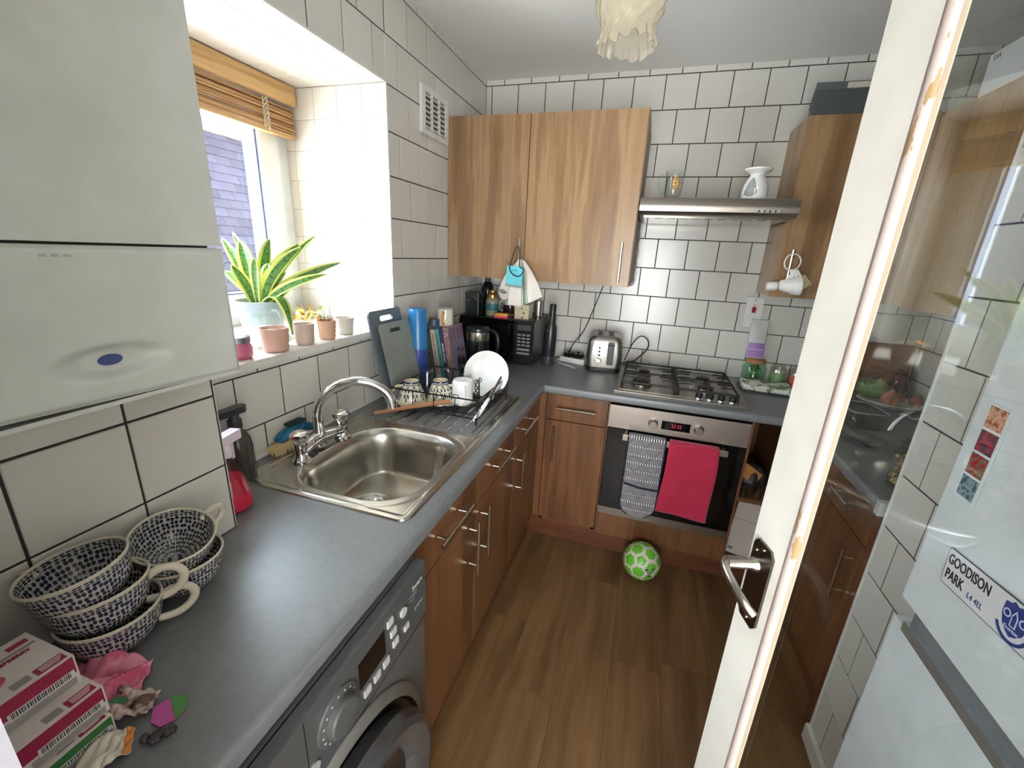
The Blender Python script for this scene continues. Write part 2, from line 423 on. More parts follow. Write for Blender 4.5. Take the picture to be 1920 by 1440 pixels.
# ------------------------------------------------------------------ window
wf = thing('window_1', 'white plastic framed window behind the sill plants', 'window', (-.5, 1.0, WZ0)); wf['kind'] = 'structure'; del wf['category'], wf['label']
UPVC = flat('window plastic', (232, 233, 230), .3)
def ring(x0, x1, o, i):
    vs, fs = plate2d([(o[0], o[1]), (o[2], o[1]), (o[2], o[3]), (o[0], o[3])], [[(i[0], i[1]), (i[2], i[1]), (i[2], i[3]), (i[0], i[3])]], x1-x0)
    return MB().add([((x0+x1)/2+p.z, p.x, p.y) for p in vs], fs)
y0, y1, z0, z1 = WY0+.001, WY1-.002, WZ0+.001, WZ1-.002
ring(-.55, -.475, (y0, z0, y1, z1), (y0+.055, z0+.045, y1-.060, z1-.05)).build('frame', UPVC, wf, world=True)
y0, y1, z0, z1 = WY0+.055, WY1-.062, WZ0+.045, WZ1-.05
ring(-.545, -.46, (y0, z0, y1, z1), (y0+.075, z0+.07, y1-.085, z1-.07)).build('sash', UPVC, wf, world=True)
b = MB(); BL = flat('gasket', (88, 104, 150), .5)
b.box(-.52, y1-.093, z0+.07, -.475, y1-.085, z1-.07); b.box(-.52, y0+.075, z0+.07, -.475, y1-.085, z0+.076); b.build('gasket', BL, wf, world=True)
MB().box(-.515, y0+.07, z0+.065, -.509, y1-.08, z1-.065).build('pane', GLASS, wf, world=True)

# bamboo blind gathered at the top of the window
t = thing('roman_blind', 'golden bamboo blind gathered at the top of the window', 'blind', (-.41, 1.01, WZ1-.17))
BAM = wood('bamboo', (176, 136, 84), (216, 178, 122), (8, 1.5, 30), .45)
BAM2 = wood('bamboo slat', (158, 116, 70), (206, 166, 112), (8, 1.5, 60), .45)
MB().box(-.412, WY0+.01, 1.982, -.398, WY1-.012, 2.047).build('valance', BAM, t, bevel=.003, world=True)
MB().box(-.455, WY0+.01, 2.01, -.412, WY1-.012, 2.047).build('head_rail', BAM, t, world=True)
for k in range(11):
    z = 1.968-k*.0078; x = -.417-.006*math.sin(k*1.9)
    MB().box(x-.016, WY0+.012, z-.0025, x, WY1-.013, z+.0032).build('slat', BAM2, t, bevel=.001, seg=1, world=True)
MB().box(-.440, WY0+.012, 1.868, -.412, WY1-.013, 1.882).build('bottom_rail', BAM, t, bevel=.002, world=True)
for y in (1.33, 1.05, .75):
    b = MB()
    for k in range(5):
        b.tube([(-.409+.001*math.sin(k+j), y+.012*math.sin(j*.9+k*1.3), 1.98-j*.012) for j in range(10)], .0013, 5)
    b.build('cord', flat('cord', (212, 200, 178), .8), t, world=True, smooth=True)

# ------------------------------------------------------------------ neighbour's slate roof outside
nr = thing('neighbour_roof', 'weathered purple-grey slate roof seen through the window', 'roof', (-5, 4.5, -1.0))
def slate_mat():
    t = NT('weathered slate'); oi = t.n('ObjectInfo'); n = t.noise(t.coords('Object', (6, 6, 6)), 1, 5, .7)
    c = t.mix(oi.outputs['Random'], (32, 30, 38), (44, 41, 51)); l = t.ramp(n, [(.68, (0, 0, 0)), (.74, (255, 255, 255))])
    t.set('Base Color', t.mix(l, c, (84, 81, 74))); t.set('Roughness', .85); t.set('Specular IOR Level', .08); return t.m
SL = slate_mat(); SLM = MB(); SLM.box(0, 0, 0, .236, .17, .018); slm = SLM.mesh('slate'); slm.materials.append(SL)
# roof plane: eaves at z .1 rising to a ridge at z 3.2, facing the kitchen
RM = fr((-4.1, 2.9, -.4), (0, 1, 0), (-.42, 0, .908))
MB().box(-2.0, -.2, -.08, 3.9, 3.95, -.022, RM).build('roof_deck', flat('roof felt', (44, 42, 46), .9), nr, world=True)
for r in range(27):
    for c in range(11):
        o = bpy.data.objects.new('slate', slm); COL.objects.link(o); o.parent = nr
        M = RM @ Matrix.Translation((.62+c*.24+(.12 if r % 2 else 0)+random.uniform(-.0008, .0008), r*.14+.02, random.uniform(-.001, .001))) @ Matrix.Rotation(R(-6+random.uniform(-.4, .2)), 4, 'X')
        o.matrix_local = Matrix.Translation(-nr.location) @ M
b = MB()
for r in range(27):
    for c in list(range(-11, 0))+[11, 12]: b.box(0, 0, 0, .236, .17, .018, RM @ Matrix.Translation((.62+c*.24+(.12 if r % 2 else 0), r*.14+.02, 0)) @ Matrix.Rotation(R(-6), 4, 'X'))
o = b.build('slate', SL, nr, world=True); o['kind'] = 'stuff'
b = MB(); 
for c in range(12): b.cyl((0, 0, 0), .10, .40, 12, 'x')
b = MB()
for c in range(9): b.prismc(.11, .12, .43, 14, RM @ Matrix.Translation((-.4+c*.44, 3.86, .0)) @ Matrix.Rotation(PI/2, 4, 'Y'))
b.build('ridge_tile', flat('ridge tile', (66, 62, 56), .8), nr, world=True, smooth=True)
MB().box(-9.5, -2, -1.2, -4.4, 9, -1.0).build('yard', flat('yard concrete', (128, 124, 118), .9))
struct(bpy.data.objects['yard']).name = 'floor_yard'
# tree behind the roof
LEAFM = flat('tree leaves', (104, 130, 60), .6)
tr = thing('tree', 'leafy green tree above the ridge of the slate roof', 'tree', (-6.6, 4.9, -1.0))
MB().tube([(0, 0, 0), (.05, 0, 2), (0, .1, 3.4)], [.12, .1, .05], 8).build('trunk', flat('bark', (92, 76, 58), .9), tr, smooth=True)
b = MB(); rr = random.Random(3)
for k in range(900):
    th, ph, q = rr.uniform(0, 2*PI), rr.uniform(-.6, 1.5), rr.uniform(.5, 1)*.75
    p = Vector((q*math.cos(th)*math.cos(ph), q*1.6*math.sin(th)*math.cos(ph), 4.0+q*.9*math.sin(ph)))
    M = Matrix.Translation(p) @ Matrix.Rotation(rr.uniform(0, 6), 4, 'X') @ Matrix.Rotation(rr.uniform(0, 6), 4, 'Y')
    b.add([(-.05, 0, 0), (0, -.025, .006), (.06, 0, 0), (0, .025, .006)], [(0, 1, 2, 3)], M)
b.build('foliage', LEAFM, tr)

# ------------------------------------------------------------------ air vent
t = thing('air_vent', 'small white louvred air vent grille on the left wall', 'vent', (0, 1.84, 1.95))
MV = fr((.0, 1.722, 1.948), (0, 1, 0), (0, 0, 1))
ho = [rrect(.030+k*.068, .022, .090+k*.068, .160, .003, 2) for k in range(3)]
vs, fs = plate2d(rrect(0, 0, .25, .182, .006), ho, .012); MB().add([(p.x, p.y, p.z+.006) for p in vs], fs, MV).build('frame', WHITEP, t, world=True)
MB().box(.01, .01, .0005, .24, .172, .002, MV).build('backing', flat('vent dark', (96, 94, 92), .9), t, world=True)
for k in range(3):
    for j in range(7):
        MB().box(.0, -.0085, -.001, .060, .0085, .001, MV @ Matrix.Translation((.030+k*.068, .032+j*.0195, .008)) @ Matrix.Rotation(R(-38), 4, 'X')).build('slat', WHITEP, t, world=True)

# ------------------------------------------------------------------ wall units
def shaker_box(t, x0, x1, y0, y1, z0, z1, mat, th=.018):
    # carcass open at the front (front is -y)
    b = MB(); b.box(x0, y0, z0, x0+th, y1, z1); b.box(x1-th, y0, z0, x1, y1, z1); b.box(x0, y0, z0, x1, y1, z0+th); b.box(x0, y0, z1-th, x1, y1, z1); b.box(x0, y1-.01, z0, x1, y1, z1)
    return b.build('carcass', mat, t, world=True)
UY = 1.990
t = thing('wall_unit', 'oak-look two-door wall cabinet in the back left corner', 'cabinet', (.46, D-.15, 1.354))
shaker_box(t, .003, .912, UY+.019, D-.001, 1.354, 2.075, UNIT)
for x0, x1, hx in ((.003, .405, .394), (.409, .912, .868)):
    d = MB().box(x0, UY, 1.354, x1, UY+.018, 2.077).build('door', UNIT, t, bevel=.0015, world=True)
    handle_bar(d, (hx if x0 < .1 else .868, UY-.032, 1.372+(.015 if x0 < .1 else 0)), (hx if x0 < .1 else .868, UY-.032, 1.550), (0, -1, 0))
b = MB(); b.box(.913, UY+.002, 1.354, .9165, D-.002, 2.077); b.build('end_panel', EDGE, t, world=True)
t = thing('wall_unit', 'oak-look wall cabinet to the right of the extractor hood', 'cabinet', (1.9, D-.15, 1.345))
UY2 = 2.187
b = MB(); b.box(1.545, UY2+.02, 1.345, 2.005, D-.001, 2.08); b.build('carcass', UNIT, t, world=True)
d = MB().box(1.547, UY2, 1.345, 1.985, UY2+.018, 2.08).build('door', UNIT, t, bevel=.0015, world=True)
handle_bar(d, (1.592, UY2-.03, 1.375), (1.592, UY2-.03, 1.552), (0, -1, 0))
t = thing('wall_unit', 'oak-look wall cabinet on the far right wall seen through the door glass', 'cabinet', (2.15, 1.9, 1.345))
b = MB(); b.box(2.006, 1.64, 1.345, XR-.001, 2.185, 2.06); b.build('carcass', UNIT, t, world=True)
MB().box(1.987, 1.64, 1.345, 2.004, 2.183, 2.06).build('door', UNIT, t, bevel=.0015, world=True)

# ------------------------------------------------------------------ worktops
def bull(b, path_y0, path_y1, x, sgn, z1=W, th=.038, axis='y', r=.009):
    """front strip of a worktop with rounded nose"""
    prof = [(0, z1)]+[(sgn*(.03-r+r*math.sin(a)), z1-r+r*math.cos(a)) for a in [PI/2*k/5 for k in range(6)]]+[(sgn*(.03-r+r*math.cos(a)), z1-th+r-r*math.sin(a)) for a in [PI/2*k/5 for k in range(6)]]+[(0, z1-th)]
    n = len(prof); vs = []
    for q in (path_y0, path_y1):
        for px, pz in prof: vs.append((x+px, q, pz) if axis == 'y' else (q, x+px, pz))
    fs = [(i, (i+1) % n, n+(i+1) % n, n+i) for i in range(n)]+[tuple(range(n)), tuple(range(2*n-1, n-1, -1))]
    b.add(vs, fs)
b = MB(); hy0, hy1, hx0, hx1 = .685, 1.10, .135, .515
b.box(.0075, .01, W-.038, hx0, 1.826, W); b.box(hx1, .01, W-.038, .565, 1.826, W); b.box(hx0, .01, W-.038, hx1, hy0, W); b.box(hx0, hy1, W-.038, hx1, 1.826, W)
bull(b, .01, 1.826, .565, 1)
o = recenter(b.build('worktop', TOP, smooth=True)); tag(o, 'dark grey laminate worktop along the window wall holding the sink', 'worktop')
b = MB(); b.box(.0075, 1.858, W-.038, 1.717, D-.001, W); b.box(.0075, 1.829, W-.038, .565, 1.858, W); bull(b, .565, 1.717, 1.858, -1, axis='x')
o = recenter(b.build('worktop', TOP, smooth=True)); tag(o, 'dark grey laminate worktop under the hob and toaster', 'worktop')
o = recenter(MB().box(.01, 1.8262, W-.03, .585, 1.8288, W+.001).build('joint_strip', CHROME)); tag(o, 'thin metal joint strip between the two worktops in the corner', 'trim strip')
b = MB(); b.box(1.718, 1.215, W-.038, XR-.001, D-.001, W); bull(b, 1.215, 1.8275, 1.718, -1)
o = recenter(b.build('worktop', TOP, smooth=True)); tag(o, 'dark grey laminate worktop behind the door glass on the right', 'worktop')
o = recenter(MB().box(1.686, 1.195, W-.040, XR-.02, 1.214, W+.001).build('worktop_end_cap', flat('matt aluminium', (196, 198, 198), .4, .3), bevel=.001)); tag(o, 'bright metal end cap on the right-hand worktop', 'trim strip')

# ------------------------------------------------------------------ base units, left run (fronts face +x)
FX = .573
def side_unit(label, y0, y1, hy, dry=None):
    t = thing('base_unit', label, 'cabinet', (.3, (y0+y1)/2, 0))
    b = MB(); th = .016
    b.box(.02, y0, .14, FX-.019, y0+th, .70); b.box(.02, y1-th, .14, FX-.019, y1, .70); b.box(.02, y0, .14, FX-.019, y1, .156); b.box(.02, y0, .14, .03, y1, .70); b.build('carcass', BASEB, t, world=True)
    g = .0015
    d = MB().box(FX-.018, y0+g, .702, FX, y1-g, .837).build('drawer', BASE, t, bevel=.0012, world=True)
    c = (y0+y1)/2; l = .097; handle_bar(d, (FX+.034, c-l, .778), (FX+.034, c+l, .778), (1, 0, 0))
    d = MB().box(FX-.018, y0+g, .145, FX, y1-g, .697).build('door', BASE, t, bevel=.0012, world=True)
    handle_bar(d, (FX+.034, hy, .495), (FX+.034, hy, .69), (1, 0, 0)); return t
side_unit('base cabinet next to the washing machine, door handle at its far edge', .612, 1.022, .965)
side_unit('middle base cabinet under the sink with handle at its near edge', 1.024, 1.428, 1.058)
side_unit('narrow base cabinet under the worktop before the corner', 1.430, 1.712, 1.462)
t = thing('corner_filler', 'brown filler panel in the corner between the two cabinet runs', 'filler panel', (.57, 1.78, .14))
MB().box(FX-.018, 1.714, .145, FX, 1.862, .837).build('panel', BASE, t, world=True, bevel=.001)
MB().box(FX-.001, 1.846, .145, .604, 1.864, .837).build('panel', BASE, t, world=True, bevel=.001)
o = recenter(MB().box(.52, .61, 0, .535, 1.90, .138).build('plinth', PLINTH)); tag(o, 'dark brown plinth under the left cabinets', 'plinth')
o = recenter(MB().box(.536, 1.896, 0, 1.70, 1.911, .118).build('plinth', PLINTH)); tag(o, 'dark brown plinth under the oven', 'plinth')
# back run (fronts face -y)
FY = 1.846
t = thing('base_unit', 'base cabinet with one drawer left of the oven', 'cabinet', (.755, 2.1, 0))
shaker_box(t, .606, .900, FY+.02, 2.42, .12, .838, BASEB, .016)
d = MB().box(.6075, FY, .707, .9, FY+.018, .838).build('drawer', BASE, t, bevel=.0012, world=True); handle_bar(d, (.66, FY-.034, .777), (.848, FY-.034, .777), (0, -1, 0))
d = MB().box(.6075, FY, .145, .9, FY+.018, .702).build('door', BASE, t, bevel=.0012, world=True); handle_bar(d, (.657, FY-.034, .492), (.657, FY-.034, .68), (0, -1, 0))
t = thing('oven_housing', 'brown oven housing with panel below the oven', 'cabinet', (1.2, 2.1, 0))
b = MB(); b.box(.902, FY+.02, .12, .908, 2.42, .838); b.box(1.510, FY+.004, .12, 1.520, 2.42, .838); b.box(.902, FY+.02, .12, 1.52, 2.42, .136); b.build('carcass', BASEB, t, world=True)
MB().box(.905, FY, .122, 1.512, FY+.018, .248).build('panel', BASE, t, bevel=.0012, world=True)
# open shelf unit
t = thing('shelf_unit', 'open brown shelf unit with papers to the right of the oven', 'shelf', (1.6, 2.1, 0))
b = MB(); b.box(1.683, FY+.02, .10, 1.697, 2.40, .838); b.box(1.521, 2.385, .10, 1.683, 2.40, .838); b.build('carcass', BASEB, t, world=True)
MB().box(1.521, FY+.004, .10, 1.683, 2.385, .118).build('shelf', BASE, t, world=True); MB().box(1.521, FY+.01, .448, 1.683, 2.385, .468).build('shelf', BASE, t, world=True)
# right base unit (fronts face -x)
t = thing('base_unit', 'base cabinet behind the door glass, lit orange by the window', 'cabinet', (1.95, 1.5, 0))
RX = 1.713
b = MB(); b.box(RX+.02, 1.222, .12, XR-.05, 1.236, .838); b.box(RX+.02, 1.824, .12, XR-.05, 1.84, .838); b.box(RX+.02, 1.222, .12, XR-.05, 1.84, .136); b.build('carcass', BASEB, t, world=True)
MB().box(RX+.002, 1.190, .0, RX+.018, 1.243, .838).build('filler', wood('dark filler', (84, 50, 34), (110, 68, 44), (11, 11, .9)), t, world=True)
for y0, y1, hy in ((1.245, 1.50, 1.275), (1.503, 1.838, 1.80)):
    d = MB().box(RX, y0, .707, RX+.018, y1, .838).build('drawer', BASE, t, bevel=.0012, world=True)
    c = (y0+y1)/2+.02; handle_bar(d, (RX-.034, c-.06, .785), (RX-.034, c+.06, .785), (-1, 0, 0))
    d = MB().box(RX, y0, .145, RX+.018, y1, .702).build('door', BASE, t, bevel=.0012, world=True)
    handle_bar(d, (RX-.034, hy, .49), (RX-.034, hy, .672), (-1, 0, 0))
o = recenter(MB().box(RX+.05, 1.19, 0, RX+.065, 1.895, .118).build('plinth', PLINTH)); tag(o, 'dark plinth under the right-hand cabinet behind the door', 'plinth')

# ================================================================== SINK AND TAP
def sst(a, b, x):
    t = max(0, min(1, (x-a)/(b-a))); return t*t*(3-2*t)
def sdr(x, y, x0, y0, x1, y1, r):
    qx = abs(x-(x0+x1)/2)-(x1-x0)/2+r; qy = abs(y-(y0+y1)/2)-(y1-y0)/2+r
    return math.hypot(max(qx, 0), max(qy, 0))+min(max(qx, qy), 0)-r
SX0, SX1, SY0, SY1 = .047, .552, .647, 1.612
def sink_h(x, y):
    e = sdr(x, y, SX0, SY0, SX1, SY1, .03)
    z = .004*sst(0, -.004, e)*1.0
    z -= .0022*sst(-.016, -.024, e)                              # flat panel inside the raised rim
    d = sdr(x, y, .150, .698, .502, 1.088, .115)
    z -= .022*sst(.012, -.014, d)+.125*sst(-.004, -.036, d)+.010*sst(-.03, -.15, d)
    z += .0016*sst(.03, .02, abs(d-.022)+.01) if d > 0 else 0
    rr = math.hypot(x-.285, y-.885)
    if d < -.05: z -= .008*sst(.052, .040, rr)
    q = sdr(x, y, .092, 1.142, .512, 1.572, .03)
    if q < .01:
        z -= .0045*sst(.006, -.006, q)
        if q < -.012: z += .0042*max(0, math.sin((x-.105)/.047*2*PI))**2*sst(-.012, -.02, q)
    return W+z
t = thing('sink', 'stainless steel kitchen sink with grooved drainer under the window', 'sink', (.3, 1.13, W))
xs = [SX0+(SX1-SX0)*i/170 for i in range(171)]; ys = []
y = SY0
while y < SY1: ys.append(y); y += .0033 if y < 1.14 else .0045
ys.append(SY1)
vs = []; 
for x in xs:
    for y in ys:
        # round the outer corners
        cx, cy = min(max(x, SX0+.03), SX1-.03), min(max(y, SY0+.03), SY1-.03); dx, dy = x-cx, y-cy; m = max(abs(dx), abs(dy)); l = math.hypot(dx, dy)
        if dx and dy and l > 0: f = m/l; X, Y = cx+dx*f, cy+dy*f
        else: X, Y = x, y
        vs.append((X, Y, sink_h(X, Y)+.0006))
n = len(ys); fs = [(i*n+j, (i+1)*n+j, (i+1)*n+j+1, i*n+j+1) for i in range(len(xs)-1) for j in range(n-1)]
MB().add(vs, fs).build('basin', SINKM, t, smooth=True, world=True)
zb = sink_h(.285, .885)
b = MB(); b.lathe([(.040, .0), (.040, .003), (.034, .004), (.024, -.001), (.022, -.012), (0, -.012)], 32); b.build('drain', CHROME, t, at=(.285-.3, .885-1.13, zb-W+.0012), smooth=True)
b = MB()
for k in range(7):
    a = 2*PI*k/7; b.cyl((.011*math.cos(a), .011*math.sin(a), -.0115), .0035, .0008, 10)
b.build('drain_hole', BLACK, t, at=(.285-.3, .885-1.13, zb-W+.0012))
OM = fr((.1565, .873, W-.045), (0, 1, 0), (-.25, 0, 1))
b = MB(); b.lathe([(.017, 0), (.017, .003), (.012, .004), (.010, .001)], 24, OM); b.build('overflow', CHROME, t, world=True, smooth=True)
MB().prismc(.0105, .0105, .0015, 18, OM).build('overflow_hole', BLACK, t, world=True)

t = thing('mixer_tap', 'chrome swan-neck mixer tap with two handles behind the sink bowl', 'tap', (.112, .880, W+.003))
b = MB(); b.tube([(.012, -.085, .028), (.004, -.05, .030), (0, 0, .036), (.004, .05, .030), (.012, .085, .028)], [.016, .017, .022, .017, .016], 16)
for s_ in (-1, 1): b.lathe([(.026, 0), (.026, .006), (.019, .014), (.016, .03), (.018, .046), (.0, .046)], 24, Matrix.Translation((.012, .088*s_, 0)))
b.lathe([(.020, .01), (.021, .04), (.016, .062), (.015, .09), (0, .09)], 24)
b.build('body', CHROME, t, smooth=True)
pts = []; tip = Vector((.185, .115, 0)); dr = tip.normalized(); L_ = tip.length
pts += [(0, 0, .05), (0, 0, .08), (0, 0, .105)]
for k in range(1, 17):
    a = PI*k/16*.93; q = L_/2*(1-math.cos(a)); pts.append((dr.x*q, dr.y*q, .105+.095*math.sin(a)+.018*k/16))
e = Vector(pts[-1]); pts.append(tuple(e+Vector((dr.x*.002, dr.y*.002, -.014))))
MB().tube(pts, [.0145]*len(pts), 18).build('spout', CHROME, t, smooth=True)
MB().tube([e+Vector((0, 0, -.012)), e+Vector((.001, .001, -.022))], .0158, 18).build('aerator', CHROME, t, smooth=True)
for s_ in (-1, 1):
    prof = [(0, .092), (.017, .091), (.0235, .086), (.0245, .076), (.021, .066), (.0185, .056), (.0195, .046), (0, .046)]
    MB().lathe(prof, 24, Matrix.Translation((.012, .088*s_, 0)), fn=lambda a, k, r, z: (r*(1+(.07*math.cos(8*a) if .2 < k < .7 else 0)), z)).build('handle', CHROME, t, smooth=True)
    MB().cyl((.012, .088*s_, .0915), .011, .0012, 20).build('handle_cap', flat('tap cap', (224, 214, 210), .2, .6), t)

# ================================================================== HOB
t = thing('gas_hob', 'stainless steel four-burner gas hob set in the back worktop', 'hob', (1.205, 2.13, W))
HX0, HX1, HY0, HY1 = .915, 1.497, 1.888, 2.378
b = MB(); b.box(HX0, HY0, W+.0005, HX1, HY1, W+.006); b.box(HX0+.02, HY0+.03, W+.006, HX1-.02, HY1-.02, W+.0075); b.build('tray', STEELX, t, bevel=.002, world=True)
for cx, cy, r in ((1.045, 2.235, .026), (1.035, 2.045, .040), (1.335, 2.225, .030), (1.33, 2.055, .034)):
    b = MB(); M = Matrix.Translation((cx, cy, W+.0075))
    b.lathe([(r+.012, 0), (r+.012, .006), (r+.004, .010), (r, .018), (0, .018)], 28, M); bn = b.build('burner', flat('burner ring', (150, 146, 140), .3, 1), t, smooth=True, world=True)
    b = MB(); b.lathe([(r+.002, .018), (r+.003, .023), (r-.004, .027), (0, .027)], 28, M); b.build('burner_cap', IRON, bn, smooth=True, world=True)
for g, (gx0, gx1) in enumerate(((.945, 1.192), (1.200, 1.452))):
    b = MB(); z = W+.050; gy0, gy1 = 1.935, 2.345
    q = [(gx0, gy0), (gx1, gy0), (gx1, gy1), (gx0, gy1)]
    b.tube([(x, y, z-.010) for x, y in q], .0048, 6, closed=True)
    for cy in (1.99, 2.045, 2.10, 2.17, 2.225, 2.28):
        s_ = .055 if cy in (2.045, 2.225) else .0
        for sx, x0 in ((1, gx0), (-1, gx1)):
            l = .075 if cy in (2.045, 2.225) else .062
            b.tube([(x0, cy, z-.012), (x0+sx*.004, cy, z-.002), (x0+sx*.012, cy, z+.003), (x0+sx*l, cy, z+.003)], .0042, 6)
    cxm = (gx0+gx1)/2
    for y0, s_ in ((gy0, 1), (gy1, -1)): b.tube([(cxm, y0, z-.012), (cxm, y0+s_*.006, z), (cxm, y0+s_*.065, z+.003)], .0042, 6)
    b.tube([(gx0, 2.135, z-.010), (gx1, 2.135, z-.010)], .0045, 6)
    for x, y in q: b.cyl((x, y, W+.0075), .006, .036, 8)
    b.build('pan_support', IRON, t, smooth=True, world=True)
for k in range(4):
    x = 1.290+k*.047; M = Matrix.Translation((x, 1.925-.0*k, W+.0065))
    kn = MB().lathe([(.0165, 0), (.0165, .006), (.0155, .0075), (0, .0075)], 24, M).build('knob', CHROME, t, smooth=True, world=True)
    b = MB(); b.lathe([(.0145, .0075), (.0155, .020), (.0150, .027), (0, .0275)], 24, M); b.build('knob_cap', BLACK, kn, smooth=True, world=True)

# ================================================================== OVEN
t = thing('built_in_oven', 'built-in single oven with steel control panel and black glass door', 'oven', (1.208, 2.1, .25))
OX0, OX1 = .910, 1.507
MB().box(OX0+.012, FY+.01, .262, OX1-.012, 2.35, .824).build('body', BLACK, t, world=True)
MB().box(OX0, FY-.006, .718, OX1, FY+.012, .829).build('control_panel', brushed('oven panel steel', (172, 162, 154), .36, (2, 2, 300)), t, bevel=.0015, world=True)
dp_ = MB().box(1.146, FY-.0072, .746, 1.268, FY-.0055, .787).build('display', BLACKG, t, world=True)
LED = NT('red display digits'); LED.set('Base Color', (.3, .02, .03, 1)); LED.set('Emission Color', (.6, .05, .1, 1)); LED.set('Emission Strength', .5)
b = MB()
for k in range(4): x_ = 1.188+k*.0105+(.003 if k > 1 else 0); b.box(x_, FY-.0079, .760, x_+.007, FY-.0073, .7615); b.box(x_, FY-.0079, .773, x_+.007, FY-.0073, .7745); b.box(x_+.0055, FY-.0079, .7615, x_+.007, FY-.0073, .773)
b.build('glowing_segments', LED.m, dp_, world=True)
for kx in (1.109, 1.304):
    MB().lathe([(.0215, 0), (.0215, .004), (.0175, .006), (.0185, .024), (.0165, .028), (0, .028)], 28, fr((kx, FY-.006, .768), (1, 0, 0), (0, 0, 1))).build('knob', STEELX, t, smooth=True, world=True)
dr_ = MB().box(OX0+.002, FY-.004, .290, OX1-.002, FY+.016, .714).build('oven_door', BLACKG, t, bevel=.002, world=True)
MB().box(OX0+.05, FY-.0046, .33, OX1-.05, FY-.0038, .66).build('window', flat('oven window', (22, 17, 14), .05), dr_, world=True)
b = MB(); b.box(.985, FY-.060, .683, 1.428, FY-.046, .706); b.build('handle', flat('oven handle steel', (200, 190, 176), .3, 1), dr_, bevel=.003, world=True)
for hx in (.990, 1.409): MB().box(hx, FY-.047, .688, hx+.014, FY-.003, .701).build('handle_post', STEEL, dr_, world=True)
MB().box(OX0, FY-.006, .249, OX1, FY+.010, .288).build('trim_strip', STEELX, t, bevel=.001, world=True)

# quilted oven gloves and towel over the handle
def quilt_mat():
    t = NT('quilted glove cloth'); c = t.n('TexCoord'); s = t.n('SeparateXYZ'); t.l(c.outputs['UV'], s.inputs[0]); u, v = s.outputs[0], s.outputs[1]
    w = t.n('TexWave', Scale=1.0, Distortion=2.0, bands_direction='X'); mp = t.n('Mapping'); t.l(c.outputs['UV'], mp.inputs[0]); mp.inputs['Scale'].default_value = (13, 3, 1); t.l(mp.outputs[0], w.inputs['Vector'])
    k = t.n('TexVoronoi', Scale=1); mp2 = t.n('Mapping'); t.l(c.outputs['UV'], mp2.inputs[0]); mp2.inputs['Scale'].default_value = (46, 50, 1); t.l(mp2.outputs[0], k.inputs['Vector'])
    base = t.mix(w.outputs['Fac'], (16, 16, 28), (176, 172, 176)); 
    fr_ = t.math('FRACT', t.math('MULTIPLY', v, 10)); line = t.math('LESS_THAN', fr_, .17)
    dots = t.math('LESS_THAN', t.math('FRACT', t.math('MULTIPLY', u, 15)), .5)
    ln = t.mix(dots, (30, 30, 52), (235, 232, 230)); base = t.mix(line, base, ln)
    t.set('Base Color', base); t.set('Roughness', .95)
    a = t.math('ABSOLUTE', t.math('SUBTRACT', t.math('FRACT', t.math('ADD', t.math('MULTIPLY', u, 2.), t.math('MULTIPLY', v, 4.6))), .5))
    a2 = t.math('ABSOLUTE', t.math('SUBTRACT', t.math('FRACT', t.math('SUBTRACT', t.math('MULTIPLY', u, 2.), t.math('MULTIPLY', v, 4.6))), .5))
    mn = t.math('MINIMUM', a, a2); t.bump(t.math('MINIMUM', t.math('MULTIPLY', mn, 6.), 1.), .6, .008); return t.m
QM = quilt_mat(); NAVY = flat('navy binding', (26, 28, 46), .9)
t = thing('oven_gloves', 'grey patterned double oven gloves with navy binding hanging on the oven door', 'oven gloves', (1.1, FY-.07, .30))
gx0, gx1, gz0, gz1 = 1.012, 1.172, .304, .712
def glove_x(u, z):
    # rounded end at the bottom
    c = (gx0+gx1)/2; h = (gx1-gx0)/2; k = max(0, (gz0+.065-z)/.065); w = h*math.sqrt(max(0, 1-k*k)); return c+(2*u-1)*w
def glove(u, v):
    z = gz1-(gz1-gz0)*v; return (glove_x(u, z), FY-.066-.006*math.sin(PI*u)-.002*math.sin(v*40), z)
MB().sheet(glove, 16, 60).build('glove', QM, t, world=True, solid=.008, smooth=True)
MB().sheet(lambda u, v: (gx0+(gx1-gx0)*u, FY-.060+.030*v-.006*(1-v), .712+.004*math.sin(PI*v)), 10, 8).build('fold', QM, t, world=True, solid=.008, smooth=True)
MB().sheet(lambda u, v: (gx0+.004+(gx1-gx0-.008)*u, FY-.030, .712-.33*v), 8, 8).build('back_glove', QM, t, world=True, solid=.008, smooth=True)
ed = [glove(0, k/40) for k in range(41)]+[glove(1, 1-k/40) for k in range(41)]
MB().tube(ed, .0052, 8).build('binding', NAVY, t, smooth=True, world=True)
MB().tube([(gx0+.006, FY-.073, .474), (1.09, FY-.077, .466), (gx1-.004, FY-.073, .464)], .005, 8).build('binding', NAVY, t, smooth=True, world=True)
def terry(name, c1, c2):
    t = NT(name); n = t.noise(t.coords('Object', (420, 420, 420)), 1, 2); m = t.noise(t.coords('Object', (18, 18, 9)), 1, 3)
    t.set('Base Color', t.mix(m, c1, c2)); t.set('Roughness', 1.0); t.set('Sheen Weight', .3); t.bump(n, .8, .002); return t.m
PINKT = terry('crimson towelling', (160, 24, 56), (196, 40, 76))
t = thing('towel', 'crimson pink towel folded over the oven door handle', 'towel', (1.29, FY-.07, .36))
def towel(u, v):
    x = 1.186+u*.206+(.012*u-.008)*v; z = .711-(.345+.012*u)*v; return (x+.004*math.sin(v*5), FY-.068-.004*math.sin(u*7+v*2)-.006*v, z)
MB().sheet(towel, 20, 40).build('front_fold', PINKT, t, world=True, solid=.009, smooth=True)
MB().sheet(lambda u, v: (1.188+.202*u, FY-.064+.030*v, .711+.004*math.sin(PI*v)), 12, 8).build('top_fold', PINKT, t, world=True, solid=.009, smooth=True)
